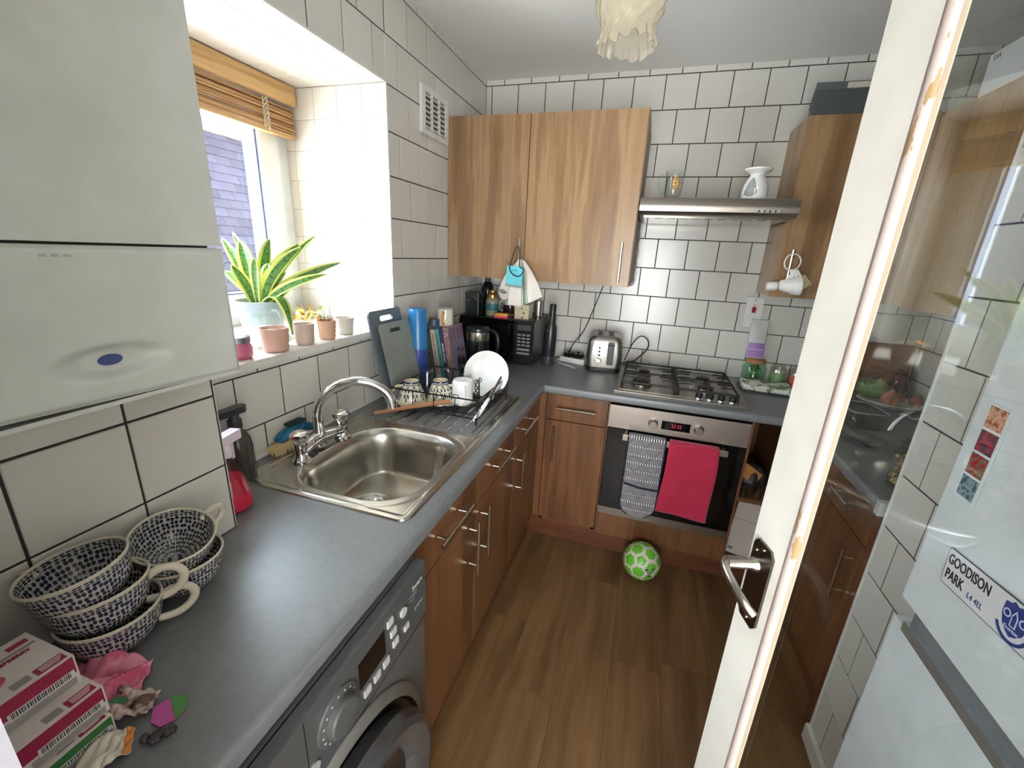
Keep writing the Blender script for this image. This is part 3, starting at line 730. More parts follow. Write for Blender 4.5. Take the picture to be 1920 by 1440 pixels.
MB().sheet(lambda u, v: (1.190+.198*u, FY-.030, .711-.30*v), 12, 8).build('back_fold', PINKT, t, world=True, solid=.008, smooth=True)

# ================================================================== EXTRACTOR HOOD
t = thing('extractor_hood', 'slim stainless steel extractor hood between the wall cabinets', 'extractor hood', (1.23, 2.2, 1.66))
hx0, hx1, yf = .921, 1.535, 1.990
prof = [(D-.002, 1.742), (yf+.03, 1.742), (yf+.012, 1.738), (yf+.002, 1.722), (yf, 1.700), (yf+.004, 1.684), (yf+.018, 1.672), (yf+.05, 1.668), (D-.002, 1.668)]
n = len(prof); vs = [(x, y, z) for x in (hx0, hx1) for y, z in prof]
MB().add(vs, [(i, (i+1) % n, n+(i+1) % n, n+i) for i in range(n)]+[tuple(range(n)), tuple(range(2*n-1, n-1, -1))]).build('canopy', STEELX, t, smooth=True, world=True)
MB().box(hx0+.02, yf+.06, 1.662, hx1-.02, D-.06, 1.6675).build('filter', flat('hood filter', (176, 170, 160), .16, 1), t, world=True)
b = MB()
for k in range(9): b.box(hx0+.07+k*.052, yf+.085, 1.6612, hx0+.105+k*.052, yf+.10, 1.6622)
b.build('grille', BLACK, t, world=True)
for k in range(5): MB().cyl((1.39+k*.020, yf+.003, 1.690), .0045, .006, 14, 'y').build('button', CHROME, t, world=True).location.y -= .006

# ================================================================== BOILER
t = thing('boiler', 'white wall-hung boiler with blue oval badge at the left', 'boiler', (.17, .22, 1.27))
bx1, by1 = .350, .462
b = MB(); b.box(.004, -.0, 1.4705, bx1, by1-.004, 2.12); b.build('upper_casing', BOILER, t, bevel=.006, world=True)
MB().box(.215, .006, 1.290, bx1-.026, by1-.006, 1.47).build('chassis', flat('boiler chassis', (120, 120, 118), .6), t, world=True)
bcy, bcz = .288, 1.322
def bpanel(u, v):
    y = .0+by1*u; zb = 1.266+.012*(1-u)*1.0-.0; z = zb+(1.467-zb)*v
    e = math.hypot((y-bcy)/.074, (z-bcz)/.026)
    dx = .016*sst(1.0, .45, e)
    edge = min((1-u)*by1, (1-v)*.2, v*.2); r_ = .006*(1-sst(0, .008, edge))
    return (bx1+.002-dx-r_, y, z)
MB().sheet(bpanel, 150, 90).build('front_cover', BOILER, t, world=True, smooth=True)
b = MB(); b.box(.214, by1-.002, 1.268, bx1-.004, by1, 1.466); b.box(.214, .0, 1.262, bx1-.004, by1, 1.268); b.build('side_cover', BOILER, t, world=True)
MB().lathe([(.0, .003), (.0125, .0025), (.0145, .0)], 32, fr((bx1-.0135, bcy-.001, bcz), (0, 1.0, 0), (0, 0, 1)) @ Matrix.Diagonal((1, .52, 1, 1))).build('badge', flat('blue badge', (70, 84, 138), .3), t, smooth=True, world=True)
b = MB()
for k in range(3): b.box(bx1+.0018, .236+k*.011, 1.4535, bx1+.0024, .243+k*.011, 1.4565)
b.build('faint_mark', flat('faint grey print', (170, 172, 168), .4), t, world=True)

# ================================================================== WASHING MACHINE
WMX = .62
WG = flat('graphite enamel', (92, 92, 94), .3, .35)
WG2 = flat('graphite panel', (78, 80, 82), .28, .2)
t = thing('washing_machine', 'graphite grey washing machine under the near end of the worktop', 'washing machine', (.32, .31, 0))
wy0, wy1 = .012, .602
b = MB(); b.box(.04, wy0, .012, WMX-.02, wy1, .838); b.build('cabinet', WG, t, bevel=.012, world=True)
MB().box(WMX-.022, wy0, .03, WMX-.001, wy1-.0, .690).build('front_panel', WG, t, bevel=.009, world=True)
MB().box(WMX-.022, wy0, .694, WMX+.003, wy1, .838).build('control_panel', WG2, t, bevel=.010, seg=3, world=True)
MB().box(WMX-.004, wy0+.002, .690, WMX+.0035, wy1-.002, .6945).build('trim_line', flat('champagne trim', (170, 162, 150), .3, 1), t, world=True)
MW_ = fr((WMX+.003, 0, 0), (0, 1, 0), (0, 0, 1))
MB().box(.372, .746, 0, .448, .803, .0012, MW_).build('display', BLACKG, t, world=True)
BT = flat('button grey', (176, 176, 176), .35)
for y, z in ((.466, .803), (.475, .771), (.481, .740), (.448, .724), (.419, .724), (.390, .724)):
    bt = MB().box(y-.009, z-.008, 0, y+.009, z+.008, .003, MW_).build('button', BT, t, bevel=.0015, world=True)
bt = MB().box(.521-.008, .737-.007, 0, .521+.008, .737+.007, .003, MW_).build('button', BT, t, bevel=.0015, world=True)
MB().cyl((.512, .783, 0), .011, .003, 20).build('button', BT, t).matrix_local = Matrix.Translation((-.32, -.31, 0)) @ MW_ @ Matrix.Identity(4)
MB().lathe([(.046, 0), (.045, .003), (.032, .006), (.031, .014), (.028, .017), (0, .0175)], 40, MW_ @ Matrix.Translation((.318, .765, 0)), fn=lambda a, k, r, z: (r*(1+(.012*math.cos(20*a) if .2 < k < .8 else 0)), z)).build('programme_dial', flat('dial', (88, 90, 90), .3, .3), t, smooth=True, world=True)
b = MB()
for k in range(14):
    a = 2*PI*k/16+.4; b.cyl((.318+.038*math.cos(a), .765+.038*math.sin(a), .003), .0018, .002, 8)
b.v = [MW_ @ p for p in b.v]; b.build('dial_mark', BT, t, world=True)
MB().cyl((0, 0, 0), .010, .003, 20).build('button', flat('button dark', (150, 150, 150), .3), t).matrix_local = Matrix.Translation((-.32, -.31, 0)) @ MW_ @ Matrix.Translation((.262, .728, 0))
b = MB(); b.box(.252, .70, 0, .2532, .834, .0006, MW_); b.build('drawer_seam', BLACK, t, world=True)
MT = Matrix.Translation((-.32, -.31, 0)) @ MW_
text('Smart', .017, BT, t, MT @ Matrix.Translation((.568, .806, .0004)), 'lettering')
FP = flat('faint panel print', (128, 130, 130), .4)
b = MB()
for k, (w_, y_) in enumerate(((.030, .552), (.016, .556), (.012, .548))): b.box(y_-w_/2, .792-k*.006, 0, y_+w_/2, .794-k*.006, .0005, MW_)
for k in range(5): b.box(.556+k*.007, .744+.004*(k % 2), 0, .561+k*.007, .752, .0005, MW_)
b.box(.13, .768, 0, .21, .771, .0005, MW_); b.build('panel_print', FP, t, world=True)
DM = fr((WMX-.001, .303, .425), (0, 1, 0), (0, 0, 1))
MB().lathe([(.270, 0), (.270, .004), (.262, .010), (.247, .013)], 64, DM).build('door_surround', flat('door surround', (132, 130, 126), .3, .5), t, smooth=True, world=True)
MB().lathe([(.247, .013), (.240, .004), (.150, -.002)], 64, DM).build('door_recess', BLACK, t, smooth=True, world=True)
rg = MB().lathe([(.224, .006), (.234, .034), (.228, .052), (.214, .058), (.182, .050), (.166, .034), (.162, .014)], 64, DM).build('door_ring', flat('door ring', (84, 84, 87), .22, .5), t, smooth=True, world=True)
MB().lathe([(.164, .026), (.135, .014), (.08, .002), (0, -.004)], 48, DM).build('door_glass', flat('smoked door bowl', (26, 27, 30), .05), rg, smooth=True, world=True)


# ================================================================== FRIDGE FREEZER
t = thing('fridge_freezer', 'white fridge freezer with magnets behind the glass door', 'fridge', (1.9, .6, 0))
FXF, fy0, fy1 = 1.600, .285, .868
FR = flat('fridge white', (220, 222, 226), .25)
b = MB(); b.box(FXF+.055, fy0, .02, 2.25, fy1, 1.80); b.build('cabinet', FR, t, bevel=.006, world=True)
fd = MB().box(FXF, fy0, .835, FXF+.05, fy1, 1.80).build('fridge_door', FR, t, bevel=.010, seg=3, world=True)
ff = MB().box(FXF, fy0, .05, FXF+.05, fy1, .785).build('freezer_door', FR, t, bevel=.010, seg=3, world=True)
MB().box(FXF+.012, fy0+.002, .785, FXF+.05, fy1-.03, .835).build('handle_recess', flat('recess grey', (116, 116, 120), .4), t, world=True)
b = MB(); b.box(FXF-.004, fy0, .778, FXF+.012, fy1-.035, .800); b.build('handle_strip', flat('silver grip', (206, 210, 216), .2, .8), t, bevel=.003, world=True)
# pitch-side street sign magnet
t = thing('fridge_magnet', 'long white sign magnet with black lettering and a blue club crest', 'magnet', (FXF-.002, .696, .982))
SGW, SGH = .200, .070
SM = fr((0, 0, 0), (0, -1, 0.0), (0, 0, 1)) @ Matrix.Rotation(R(5), 4, 'Z')
MB().prism(rrect(-SGW/2, -SGH/2, SGW/2, SGH/2, .006), 0, .0015, SM).build('border', flat('ink', (34, 36, 48), .4), t)
MB().prism(rrect(-SGW/2+.0016, -SGH/2+.0016, SGW/2-.0016, SGH/2-.0016, .005), 0, .0019, SM).build('face', flat('magnet face', (226, 220, 224), .35), t)
INK = bpy.data.materials['ink']; BLUE = flat('crest blue', (44, 58, 132), .4)
text('GOODISON', .026, INK, t, SM @ Matrix.Translation((-.045, .015, .0021)), sx=.70, bold=.0006)
text('PARK', .026, INK, t, SM @ Matrix.Translation((-.070, -.013, .0021)), sx=.70, bold=.0006)
text('L4 4EL', .015, BLUE, t, SM @ Matrix.Translation((-.018, -.019, .0021)), sx=.85)
CM = SM @ Matrix.Translation((.056, .0, 0))
sh = [(-.022, .024), (-.012, .026), (-.008, .031), (0, .027), (.008, .031), (.012, .026), (.022, .024), (.023, .005), (.018, -.010), (.009, -.019), (0, -.024), (-.009, -.019), (-.018, -.010), (-.023, .005)]
cr = MB().prism(sh, .0018, .0026, CM).build('crest', BLUE, t)
SV = flat('crest pale', (206, 210, 228), .4)
b = MB(); b.prism([(-.0055, -.008), (.0055, -.008), (.0055, .010), (0, .020), (-.0055, .010)], .0026, .0029, CM); b.build('tower', SV, cr)
b = MB(); b.prism([(-.0035, -.006), (.0035, -.006), (.0035, .009), (0, .016), (-.0035, .009)], .0029, .0031, CM); b.build('tower_inner', BLUE, cr)
b = MB()
for s_ in (-1, 1): b.lathe([(.0045, .0026), (.006, .0029), (.007, .0026)], 18, CM @ Matrix.Translation((.0145*s_, .008, 0)))
b.build('wreath', SV, cr)
text('Everton', .0085, SV, cr, CM @ Matrix.Translation((0, -.0125, .0029)))
b = MB(); n = 18
for k in range(n):
    a0, a1 = PI+PI*.12+(PI*.76)*k/n, PI+PI*.12+(PI*.76)*(k+1)/n
    b.prism([(.026*math.cos(a0), -.004+.025*math.sin(a0)), (.031*math.cos(a0), -.004+.030*math.sin(a0)), (.031*math.cos(a1), -.004+.030*math.sin(a1)), (.026*math.cos(a1), -.004+.025*math.sin(a1))], .0018, .0027, CM)
b.build('scroll', BLUE, cr)
# photo strip magnets
t = thing('photo_strip', 'strip of four small colour snapshots on the fridge door', 'photo', (FXF-.0015, .815, 1.185))
PM = fr((0, 0, 0), (0, -1, 0), (0, 0, 1))
MB().box(-.026, -.092, 0, .024, .090, .0008, PM).build('card', flat('photo card', (222, 226, 232), .2), t)
pc = [((150, 70, 44), (226, 170, 140)), ((170, 44, 66), (60, 50, 66)), ((170, 40, 52), (110, 120, 90)), ((70, 90, 110), (150, 170, 178))]
for k, (c1, c2) in enumerate(pc):
    m = NT('snapshot'); n_ = m.noise(m.coords('Object', (60, 60, 60)), 1, 4); m.set('Base Color', m.ramp(n_, [(.38, c1), (.5, c2), (.62, c1)])); m.set('Roughness', .2)
    MB().box(-.022, .047-k*.044, .0008, .018, .086-k*.044, .0012, PM).build('snapshot', m.m, t)
m = NT('snapshot'); n_ = m.noise(m.coords('Object', (50, 50, 50)), 1, 4); m.set('Base Color', m.ramp(n_, [(.4, (110, 106, 96)), (.55, (190, 176, 140)), (.65, (226, 190, 90))]))
t = thing('photo_card', 'small snapshot above the photo strip at the edge of the fridge', 'photo', (FXF-.0015, .76, 1.355))
MB().box(-.03, -.03, 0, .03, .03, .0008, PM).build('card', flat('photo card', (222, 226, 232), .2), t); MB().box(-.026, -.026, .0008, .026, .022, .0012, PM).build('snapshot', m.m, t)

# ================================================================== GLAZED DOOR (open, hinged near the camera)
LX, LY = 1.217, .591; dd = Vector((-.291, .957, 0)).normalized(); nn = Vector((-.957, -.291, 0)).normalized()     # nn: towards the room on the left
DWID, DTH = .762, .038
dmx = Matrix(((-dd.x, 0, nn.x, LX), (-dd.y, 0, nn.y, LY), (0, 1, 0, 0), (0, 0, 0, 1)))   # local x from leading edge to hinge, y up, z towards the left
door = thing('door_1', 'white painted glazed door standing open with chipped paint on its bead', 'door', (LX, LY, 0)); door['kind'] = 'structure'; del door['category'], door['label']
def painted_mat():
    t = NT('chipped white paint'); n = t.noise(t.coords('Object', (22, 22, 6)), 1, 6, .6); 
    t.set('Base Color', t.ramp(n, [(.66, (172, 158, 152)), (.67, (140, 112, 76)), (.76, (160, 130, 92))])); t.set('Roughness', .35); t.bump(n, .15, .002); return t.m
CHIP = painted_mat()
PAINT = flat('door paint', (206, 204, 196), .3)
DL = Matrix.Translation((-LX, -LY, 0)) @ dmx
b = MB(); z0, z1 = -DTH, 0
b.box(0, .005, z0, .055, 2.0, z1-.008, DL); b.box(0, .005, -.009, .072, 2.0, z1, DL); b.box(DWID-.10, .005, z0, DWID, 2.0, z1, DL); b.build('stile', PAINT, door, bevel=.002)
b = MB(); b.box(.055, 1.895, z0, DWID-.10, 2.0, z1, DL); b.box(.055, .005, z0, DWID-.10, .20, z1, DL); b.build('rail', PAINT, door)
for zz, q in ((0, 1),):
    pr = [(.072, -.001), (.0725, -.0035), (.0745, -.001), (.0770, .0015), (.0810, .0025), (.0850, .0018), (.0885, -.0006), (.0900, -.0036), (.0902, -.0062), (.072, -.0062)]
    b = MB(); n = len(pr); vs = [DL @ Vector((x, y, z)) for y in (.20, 1.895) for x, z in pr]
    b.add(vs, [(i, (i+1) % n, n+(i+1) % n, n+i) for i in range(n)]+[tuple(range(n)), tuple(range(2*n-1, n-1, -1))]); b.build('bead', CHIP, door, smooth=True)
    pr2 = [(.0902, -.0035), (.0945, -.0052), (.0950, -.0062), (.0902, -.0062)]
    b = MB(); n = len(pr2); vs = [DL @ Vector((x, y, z)) for y in (.20, 1.895) for x, z in pr2]
    b.add(vs, [(i, (i+1) % n, n+(i+1) % n, n+i) for i in range(n)]+[tuple(range(n)), tuple(range(2*n-1, n-1, -1))]); b.build('putty', flat('putty', (166, 150, 128), .7), door)
b = MB(); b.box(.050, .195, -.034, .0605, 1.90, -.0105, DL); b.box(DWID-.115, .195, -.034, DWID-.10, 1.90, -.004, DL); b.build('rear_bead', CHIP, door)
MB().box(.058, .198, -.0102, DWID-.10, 1.897, -.0063, DL).build('pane', DGLASS, door)
MB().box(-.0012, .005, -DTH+.001, .0, 2.0, -.001, DL).build('door_edge', flat('edge paint', (196, 196, 176), .6), door)
OLD = flat('aged nickel', (112, 106, 100), .28, 1)
hl = MB().prism([(.018, .938), (.050, .938), (.058, .948), (.058, 1.072), (.050, 1.082), (.018, 1.082), (.010, 1.072), (.010, .948)], 0, .004, DL).build('handle_plate', OLD, door, bevel=.001)
b = MB(); zc = 1.040
b.lathe([(.012, .004), (.011, .008), (.008, .014), (.0075, .048), (0, .048)], 20, DL @ Matrix.Translation((.026, zc, 0)))
pts = [(.020, zc, .047), (.026, zc, .052), (.042, zc-.002, .056), (.066, zc-.008, .055), (.088, zc-.018, .050), (.102, zc-.026, .042)]
b.tube([DL @ Vector(p) for p in pts], [.007, .0088, .0082, .0078, .0086, .0072], 12, flatten=.8); b.build('lever', flat('lever nickel', (176, 168, 158), .24, 1), hl, smooth=True)
b = MB()
for x, y in ((.034, 1.073), (.034, .947), (.018, 1.062)): b.cyl((x, y, .004), .0032, .0014, 10)
b.v = [DL @ p for p in b.v]; b.build('screw', NICKEL, hl)

# ================================================================== SMALL APPLIANCES ON THE BACK WORKTOP
def Z_(z=0): return W+z
# toaster
t = thing('toaster', 'brushed steel two-slice toaster with black lever on the back worktop', 'toaster', (.826, 2.215, W), R(6))
TS = brushed('toaster steel', (150, 147, 142), .36, (2, 300, 2))
def tower(b, x0, x1, y0, y1, z0, z1, r, k=.012):
    """body with rounded upright corners, a slightly bulging side and rounded top"""
    lv = [(z0, .0), (z0+(z1-z0)*.4, -k*.35), (z1-.03, k*.2), (z1-.012, .006+k*.3), (z1-.003, .014+k*.3), (z1, .026+k*.3)]
    vs, n = [], 0
    for z, ins in lv:
        p = rrect(x0+ins, y0+ins*.6, x1-ins, y1-ins*.6, r, 5); n = len(p); vs += [(x, y, z) for x, y in p]
    fs = [(l*n+i, l*n+(i+1) % n, (l+1)*n+(i+1) % n, (l+1)*n+i) for l in range(len(lv)-1) for i in range(n)]
    fs += [tuple(range(n-1, -1, -1)), tuple((len(lv)-1)*n+i for i in range(n))]; b.add(vs, fs)
b = MB(); tower(b, -.092, .092, 0, .215, .022, .192, .030); b.build('body', TS, t, smooth=True)
b = MB(); b.prism(rrect(-.094, -.002, .094, .217, .030, 5), .004, .024); b.build('base', BLACK, t, bevel=.003)
for x in (-.030, .030):
    s_ = MB().box(x-.015, .045, .1905, x+.015, .180, .1935).build('slot', BLACK, t)
    MB().box(x-.011, .05, .1925, x+.011, .175, .1938).build('slot_wire', IRON, s_)
MB().prism([(x, z) for x, z in rrect(.014, .040, .050, .168, .008, 4)], 0, .003, fr((0, -.001, 0), (1, 0, 0), (0, 0, 1))).build('lever_track', BLACK, t)
MB().box(.016, -.030, .140, .048, -.003, .152).build('lever', BLACK, t, bevel=.003)
MB().lathe([(.018, 0), (.018, .005), (.0145, .007), (.0145, .016), (0, .017)], 24, fr((-.030, .001, .058), (1, 0, 0), (0, 0, 1))).build('browning_dial', NICKEL, t, smooth=True)
for z in (.092, .112, .132): MB().lathe([(.006, 0), (.006, .003), (0, .004)], 14, fr((-.028, .0005, z), (1, 0, 0), (0, 0, 1))).build('button', BLACK, t, smooth=True)
b = MB(); b.tube([(.93, 2.33, W+.05), (.96, 2.36, W+.14), (1.0, 2.40, W+.185), (1.04, 2.42, W+.165), (1.05, 2.43, W+.12), (1.02, 2.44, W+.07), (.97, 2.445, W+.02), (.90, 2.45, W+.008), (.80, 2.452, W+.01), (.74, 2.43, W+.03)], .0032, 7)
o = recenter(b.build('power_cable', BLACK, smooth=True)); tag(o, 'black toaster cable looping up against the tiles', 'cable')
# extension lead with two plugs
t = thing('extension_lead', 'white extension socket block beside the toaster', 'extension lead', (.655, 2.36, W), R(-14))
b = MB(); b.box(-.09, -.033, .002, .062, .033, .028); b.build('block', WHITEP, t, bevel=.008, seg=3)
b = MB(); b.box(-.092, -.036, .0, .064, .036, .006); b.build('base', WHITEP, t, bevel=.002)
MB().tube([(-.088, -.01, .010), (-.10, -.05, .006), (-.06, -.10, .005), (.02, -.130, .005), (.06, -.15, .005)], .0032, 7).build('cable', WHITEP, t, smooth=True)
for k, (x, lab) in enumerate(((-.048, 'black plug on the left socket with cable rising to the cabinet'), (.012, 'black plug half hidden behind the toaster'))):
    p = thing('plug', lab, 'plug', (.655+x*.97, 2.362-x*.25, W+.0285), R(-14))
    b = MB(); b.box(-.024, -.024, 0, .024, .024, .024); b.build('body', BLACK, p, bevel=.008, seg=3); MB().cyl((0, .0, .024), .006, .012, 10).build('strain_relief', BLACK, p)
b = MB(); b.tube([(.612, 2.374, W+.066), (.625, 2.40, W+.10), (.675, 2.44, W+.18), (.72, 2.452, 1.2), (.765, 2.455, 1.35)], .0028, 7)
o = recenter(b.build('power_cable', BLACK, smooth=True)); tag(o, 'thin black cable running down the tiles from the wall cabinet', 'cable')
b = MB(); pts = [(.925, 2.30, 1.36+.32-k*.02) for k in range(17)]; b.tube([(x+.002*math.sin(i*1.7), y+.002*math.cos(i*1.3), z) for i, (x, y, z) in enumerate(pts)]+[(.92, 2.32, 1.345), (.87, 2.40, 1.345), (.80, 2.45, 1.346)], .0028, 6)
o = recenter(b.build('power_cable', BLACK, smooth=True)); tag(o, 'black hood cable clipped down the side of the left wall cabinet', 'cable')

# microwave
t = thing('microwave', 'black microwave oven in the corner under the wall cabinet', 'microwave', (.228, 2.3, W))
b = MB(); b.box(.009, 2.150, W+.012, .446, 2.462, W+.250); b.build('casing', BLACK, t, bevel=.006, world=True)
MB().box(.008, 2.130, W+.014, .330, 2.151, W+.246).build('door', BLACKG, t, bevel=.004, world=True)
MB().box(.04, 2.1285, W+.045, .295, 2.1302, W+.215).build('window', flat('microwave window', (14, 17, 20), .12), t, world=True)
MB().box(.332, 2.130, W+.014, .447, 2.151, W+.246).build('control_panel', flat('panel black', (26, 28, 30), .25), t, bevel=.004, world=True)
MB().box(.352, 2.1285, W+.198, .428, 2.1302, W+.228).build('display', flat('lcd grey', (72, 76, 74), .3), t, world=True)
KG = flat('key grey', (120, 122, 122), .5)
for j in range(4):
    for k in range(3): MB().box(.354+k*.026, 2.1280, W+.168-j*.019, .374+k*.026, 2.1300, W+.178-j*.019).build('key', KG, t, world=True)
for j in range(2): MB().box(.354, 2.128, W+.086-j*.022, .426, 2.130, W+.098-j*.022).build('key', KG, t, world=True)
for x in (.03, .425):
    for y in (2.17, 2.44): MB().cyl((x, y, W), .012, .013, 12).build('foot', BLACK, t, world=True)
# things on the microwave
MZ = W+.2505
def motif_mat(name, base, spot, scale, th=.34):
    t = NT(name); v = t.n('TexVoronoi', Scale=scale, Randomness=.7); t.l(t.coords(), v.inputs['Vector'])
    t.set('Base Color', t.ramp(v.outputs['Distance'], [(th*.6, spot), (th*.75, base)])); t.set('Roughness', .35); return t.m
t = thing('storage_tin', 'black floral storage tin on the left of the microwave', 'tin', (.062, 2.215, MZ))
MB().prism(rrect(-.042, -.040, .042, .040, .010), .0, .105).build('body', motif_mat('black floral', (24, 32, 34), (170, 186, 180), 55, .30), t); MB().prism(rrect(-.044, -.042, .044, .042, .011), .105, .123).build('lid', motif_mat('black floral lid', (30, 36, 38), (120, 130, 128), 50, .22), t, bevel=.002)
t = thing('dark_bottle', 'dark glass bottle with black cap behind the floral tin', 'bottle', (.096, 2.33, MZ))
MB().lathe([(0, 0), (.034, 0), (.036, .006), (.036, .12), (.034, .150), (.026, .172), (.015, .182), (.014, .20)], 28).build('body', flat('dark glass', (20, 26, 28), .06), t, smooth=True); MB().cyl((0, 0, .198), .017, .030, 20).build('cap', BLACK, t, bevel=.002)
t = thing('preserve_jar', 'jar with gold lid and teal label on the microwave', 'jar', (.163, 2.235, MZ))
MB().lathe([(0, 0), (.036, 0), (.038, .006), (.038, .080), (.033, .095), (.028, .100)], 28).build('body', flat('amber jar', (150, 146, 128), .12), t, smooth=True); MB().lathe([(.0385, .030), (.0388, .031), (.0388, .068), (.0385, .069)], 28).build('label', flat('teal label', (58, 112, 120), .5), t, smooth=True)
MB().lathe([(.0392, .040), (.0392, .052)], 12, Matrix.Rotation(R(-110), 4, 'Z')).build('label_print', flat('label print', (206, 212, 206), .5), t) if False else None
MB().lathe([(.031, .100), (.031, .116), (.028, .120), (0, .120)], 28).build('lid', flat('gold lid', (170, 140, 78), .3, .8), t, smooth=True); MB().lathe([(.022, .120), (.024, .124), (.024, .140), (0, .142)], 20).build('lid_knob', flat('gold lid', (170, 140, 78)), t, smooth=True)
def mug(name, label, loc, r, h, mat, hmat=None, rz=0, handle=0.0, flip=False, group=None, inner=None, rx=0, ry=0, taper=1.0):
    t = thing(name, label, 'mug', loc, 0, group); t.rotation_euler = (rx+(PI if flip else 0), ry, rz)
    if flip: t.location.z += h
    prof = [(0, 0), (r*.86*taper, 0), (r*.92*taper, .003), (r*taper, .010), (r, h*.5), (r, h-.002), (r-.0015, h), (r-.003, h-.002), (r-.0035, h*.4), (r*.9*taper-.003, .008), (0, .006)]
    MB().lathe(prof, 32).build('body', mat, t, smooth=True)
    hp = [(r-.002, 0, h*.82), (r+.012, 0, h*.86), (r+.026, 0, h*.74), (r+.029, 0, h*.5), (r+.022, 0, h*.28), (r+.008, 0, h*.18), (r-.002, 0, h*.2)]
    b = MB(); b.tube(hp, .0052, 10); b.build('handle', hmat or mat, t, smooth=True).rotation_euler.z = handle
    return t
def print_mug(name, base, ink, h, z0, z1, sc_=30):
    t = NT(name); c = t.n('TexCoord'); s = t.n('SeparateXYZ'); t.l(c.outputs['Object'], s.inputs[0]); n = t.noise(t.coords('Object', (sc_, sc_, sc_)), 1, 3)
    a = t.math('GREATER_THAN', s.outputs[2], z0); b_ = t.math('LESS_THAN', t.math('ADD', s.outputs[2], t.math('MULTIPLY', n, .05)), z1+.025); q = t.math('MULTIPLY', a, b_)
    t.set('Base Color', t.mix(q, base, ink)); t.set('Roughness', .15); return t.m
mug('mug', 'white mug with a dark crowd picture on the microwave', (.240, 2.33, MZ), .040, .088, print_mug('crowd print', (206, 204, 202), (60, 40, 40), .088, .004, .062), CERAM, handle=R(180))
t = thing('sticky_notes', 'orange and pink stack of sticky notes on the microwave edge', 'sticky notes', (.246, 2.165, MZ), R(8))
for k, c in enumerate(((214, 50, 110), (232, 100, 60), (240, 150, 50), (238, 190, 60))): MB().box(-.038+.002*k, -.02, k*.0065, .036, .03, k*.0065+.006).build('note_pad', flat('note %d' % k, c, .7), t)
t = thing('tea_caddy', 'cream tin with small brown motifs under the hanging tea towel', 'tin', (.352, 2.235, MZ))
MB().prism(rrect(-.042, -.045, .042, .045, .006), 0, .052).build('body', motif_mat('cream motif', (212, 200, 170), (80, 52, 40), 38, .3), t); MB().prism(rrect(-.043, -.046, .043, .046, .006), .053, .078).build('lid', motif_mat('cream motif lid', (216, 204, 176), (90, 66, 50), 40, .26), t, bevel=.001)
t = thing('drinks_can', 'silver edged tumbler half hidden behind the tea towel', 'tumbler', (.412, 2.34, MZ))
MB().lathe([(0, 0), (.022, 0), (.026, .09), (.025, .09), (.021, .003), (0, .003)], 24).build('body', flat('brushed can', (170, 166, 160), .3, .8), t, smooth=True)

# kettle
t = thing('electric_kettle', 'black glass electric kettle with steel band in front of the microwave', 'kettle', (.192, 1.955, W))
MB().lathe([(0, 0), (.066, 0), (.068, .010), (.066, .024)], 36).build('base', BLACK, t, smooth=True)
MB().lathe([(.064, .024), (.066, .04), (.062, .13), (.060, .160), (0, .160)], 36).build('glass_body', flat('smoked kettle glass', (30, 36, 40), .06), t, smooth=True)
MB().lathe([(.0605, .160), (.061, .163), (.061, .200), (.0605, .203)], 36).build('band', flat('kettle band', (196, 190, 176), .22, 1), t, smooth=True)
MB().lathe([(.061, .203), (.062, .208), (.058, .224), (.030, .230), (0, .231)], 36).build('lid', flat('lid grey', (44, 48, 52), .25), t, smooth=True)
b = MB(); b.tube([(.056, .0, .205), (.085, -.004, .212), (.108, -.008, .190), (.114, -.01, .14), (.100, -.008, .08), (.066, -.004, .040)], [.009, .010, .011, .011, .010, .009], 10); b.build('handle', BLACK, t, smooth=True)
# cordless hand vacuum standing upright
t = thing('hand_vacuum', 'slim black cordless hand vacuum standing right of the microwave', 'vacuum cleaner', (.512, 2.235, W)); t.rotation_euler = (0, R(1.5), 0)
MB().lathe([(0, 0), (.036, 0), (.037, .006), (.035, .05)], 28).build('cup', flat('vac cup', (62, 64, 66), .2), t, smooth=True)
MB().lathe([(.0355, .05), (.0365, .054), (.0355, .16), (.032, .215), (.022, .245), (.0185, .262), (.0185, .335), (.016, .342), (0, .343)], 28).build('body', flat('vac black', (36, 37, 39), .3), t, smooth=True)
MB().box(-.016, -.0375, .196, .012, -.034, .199).build('lettering_line', KG, t)

# ------------------------------------------------------------------ right of the hob
GG = glassy('green jar glass', (.78, .95, .85), .03, 1.0, .93)
t = thing('glass_jar', 'green glass jar of foliage with a cork lid beside the hob', 'jar', (1.600, 2.395, W+.001))
MB().lathe([(0, 0), (.052, 0), (.057, .006), (.057, .085), (.048, .100), (.046, .108)], 32).build('glass', GG, t, smooth=True)
b = MB(); rr = random.Random(5)
for k in range(46):
    a, q, z = rr.uniform(0, 6.28), rr.uniform(0, .038), rr.uniform(.008, .088)
    M = Matrix.Translation((q*math.cos(a), q*math.sin(a), z)) @ Matrix.Rotation(rr.uniform(0, 6), 4, 'X') @ Matrix.Rotation(rr.uniform(0, 6), 4, 'Z')
    b.add([(-.012, 0, 0), (0, -.009, .003), (.012, 0, 0), (0, .009, .003)], [(0, 1, 2, 3)], M)
o = b.build('foliage', flat('jar leaves', (96, 140, 76), .6), t); o['kind'] = 'stuff'
MB().lathe([(.044, .106), (.047, .108), (.047, .122), (.044, .124), (0, .124)], 28).build('lid', flat('cork', (176, 120, 76), .8), t, smooth=True)
t = thing('lavender_packet', 'clear packet with lilac label leaning on the tiles above the green jar', 'packet', (1.592, 2.412, W+.1255)); 
PK = flat('clear cellophane', (206, 206, 204), .12); LM = fr((0, 0, 0), (1, 0, 0), (.22, .22, 1)) @ Matrix.Rotation(0, 4, 'Z')
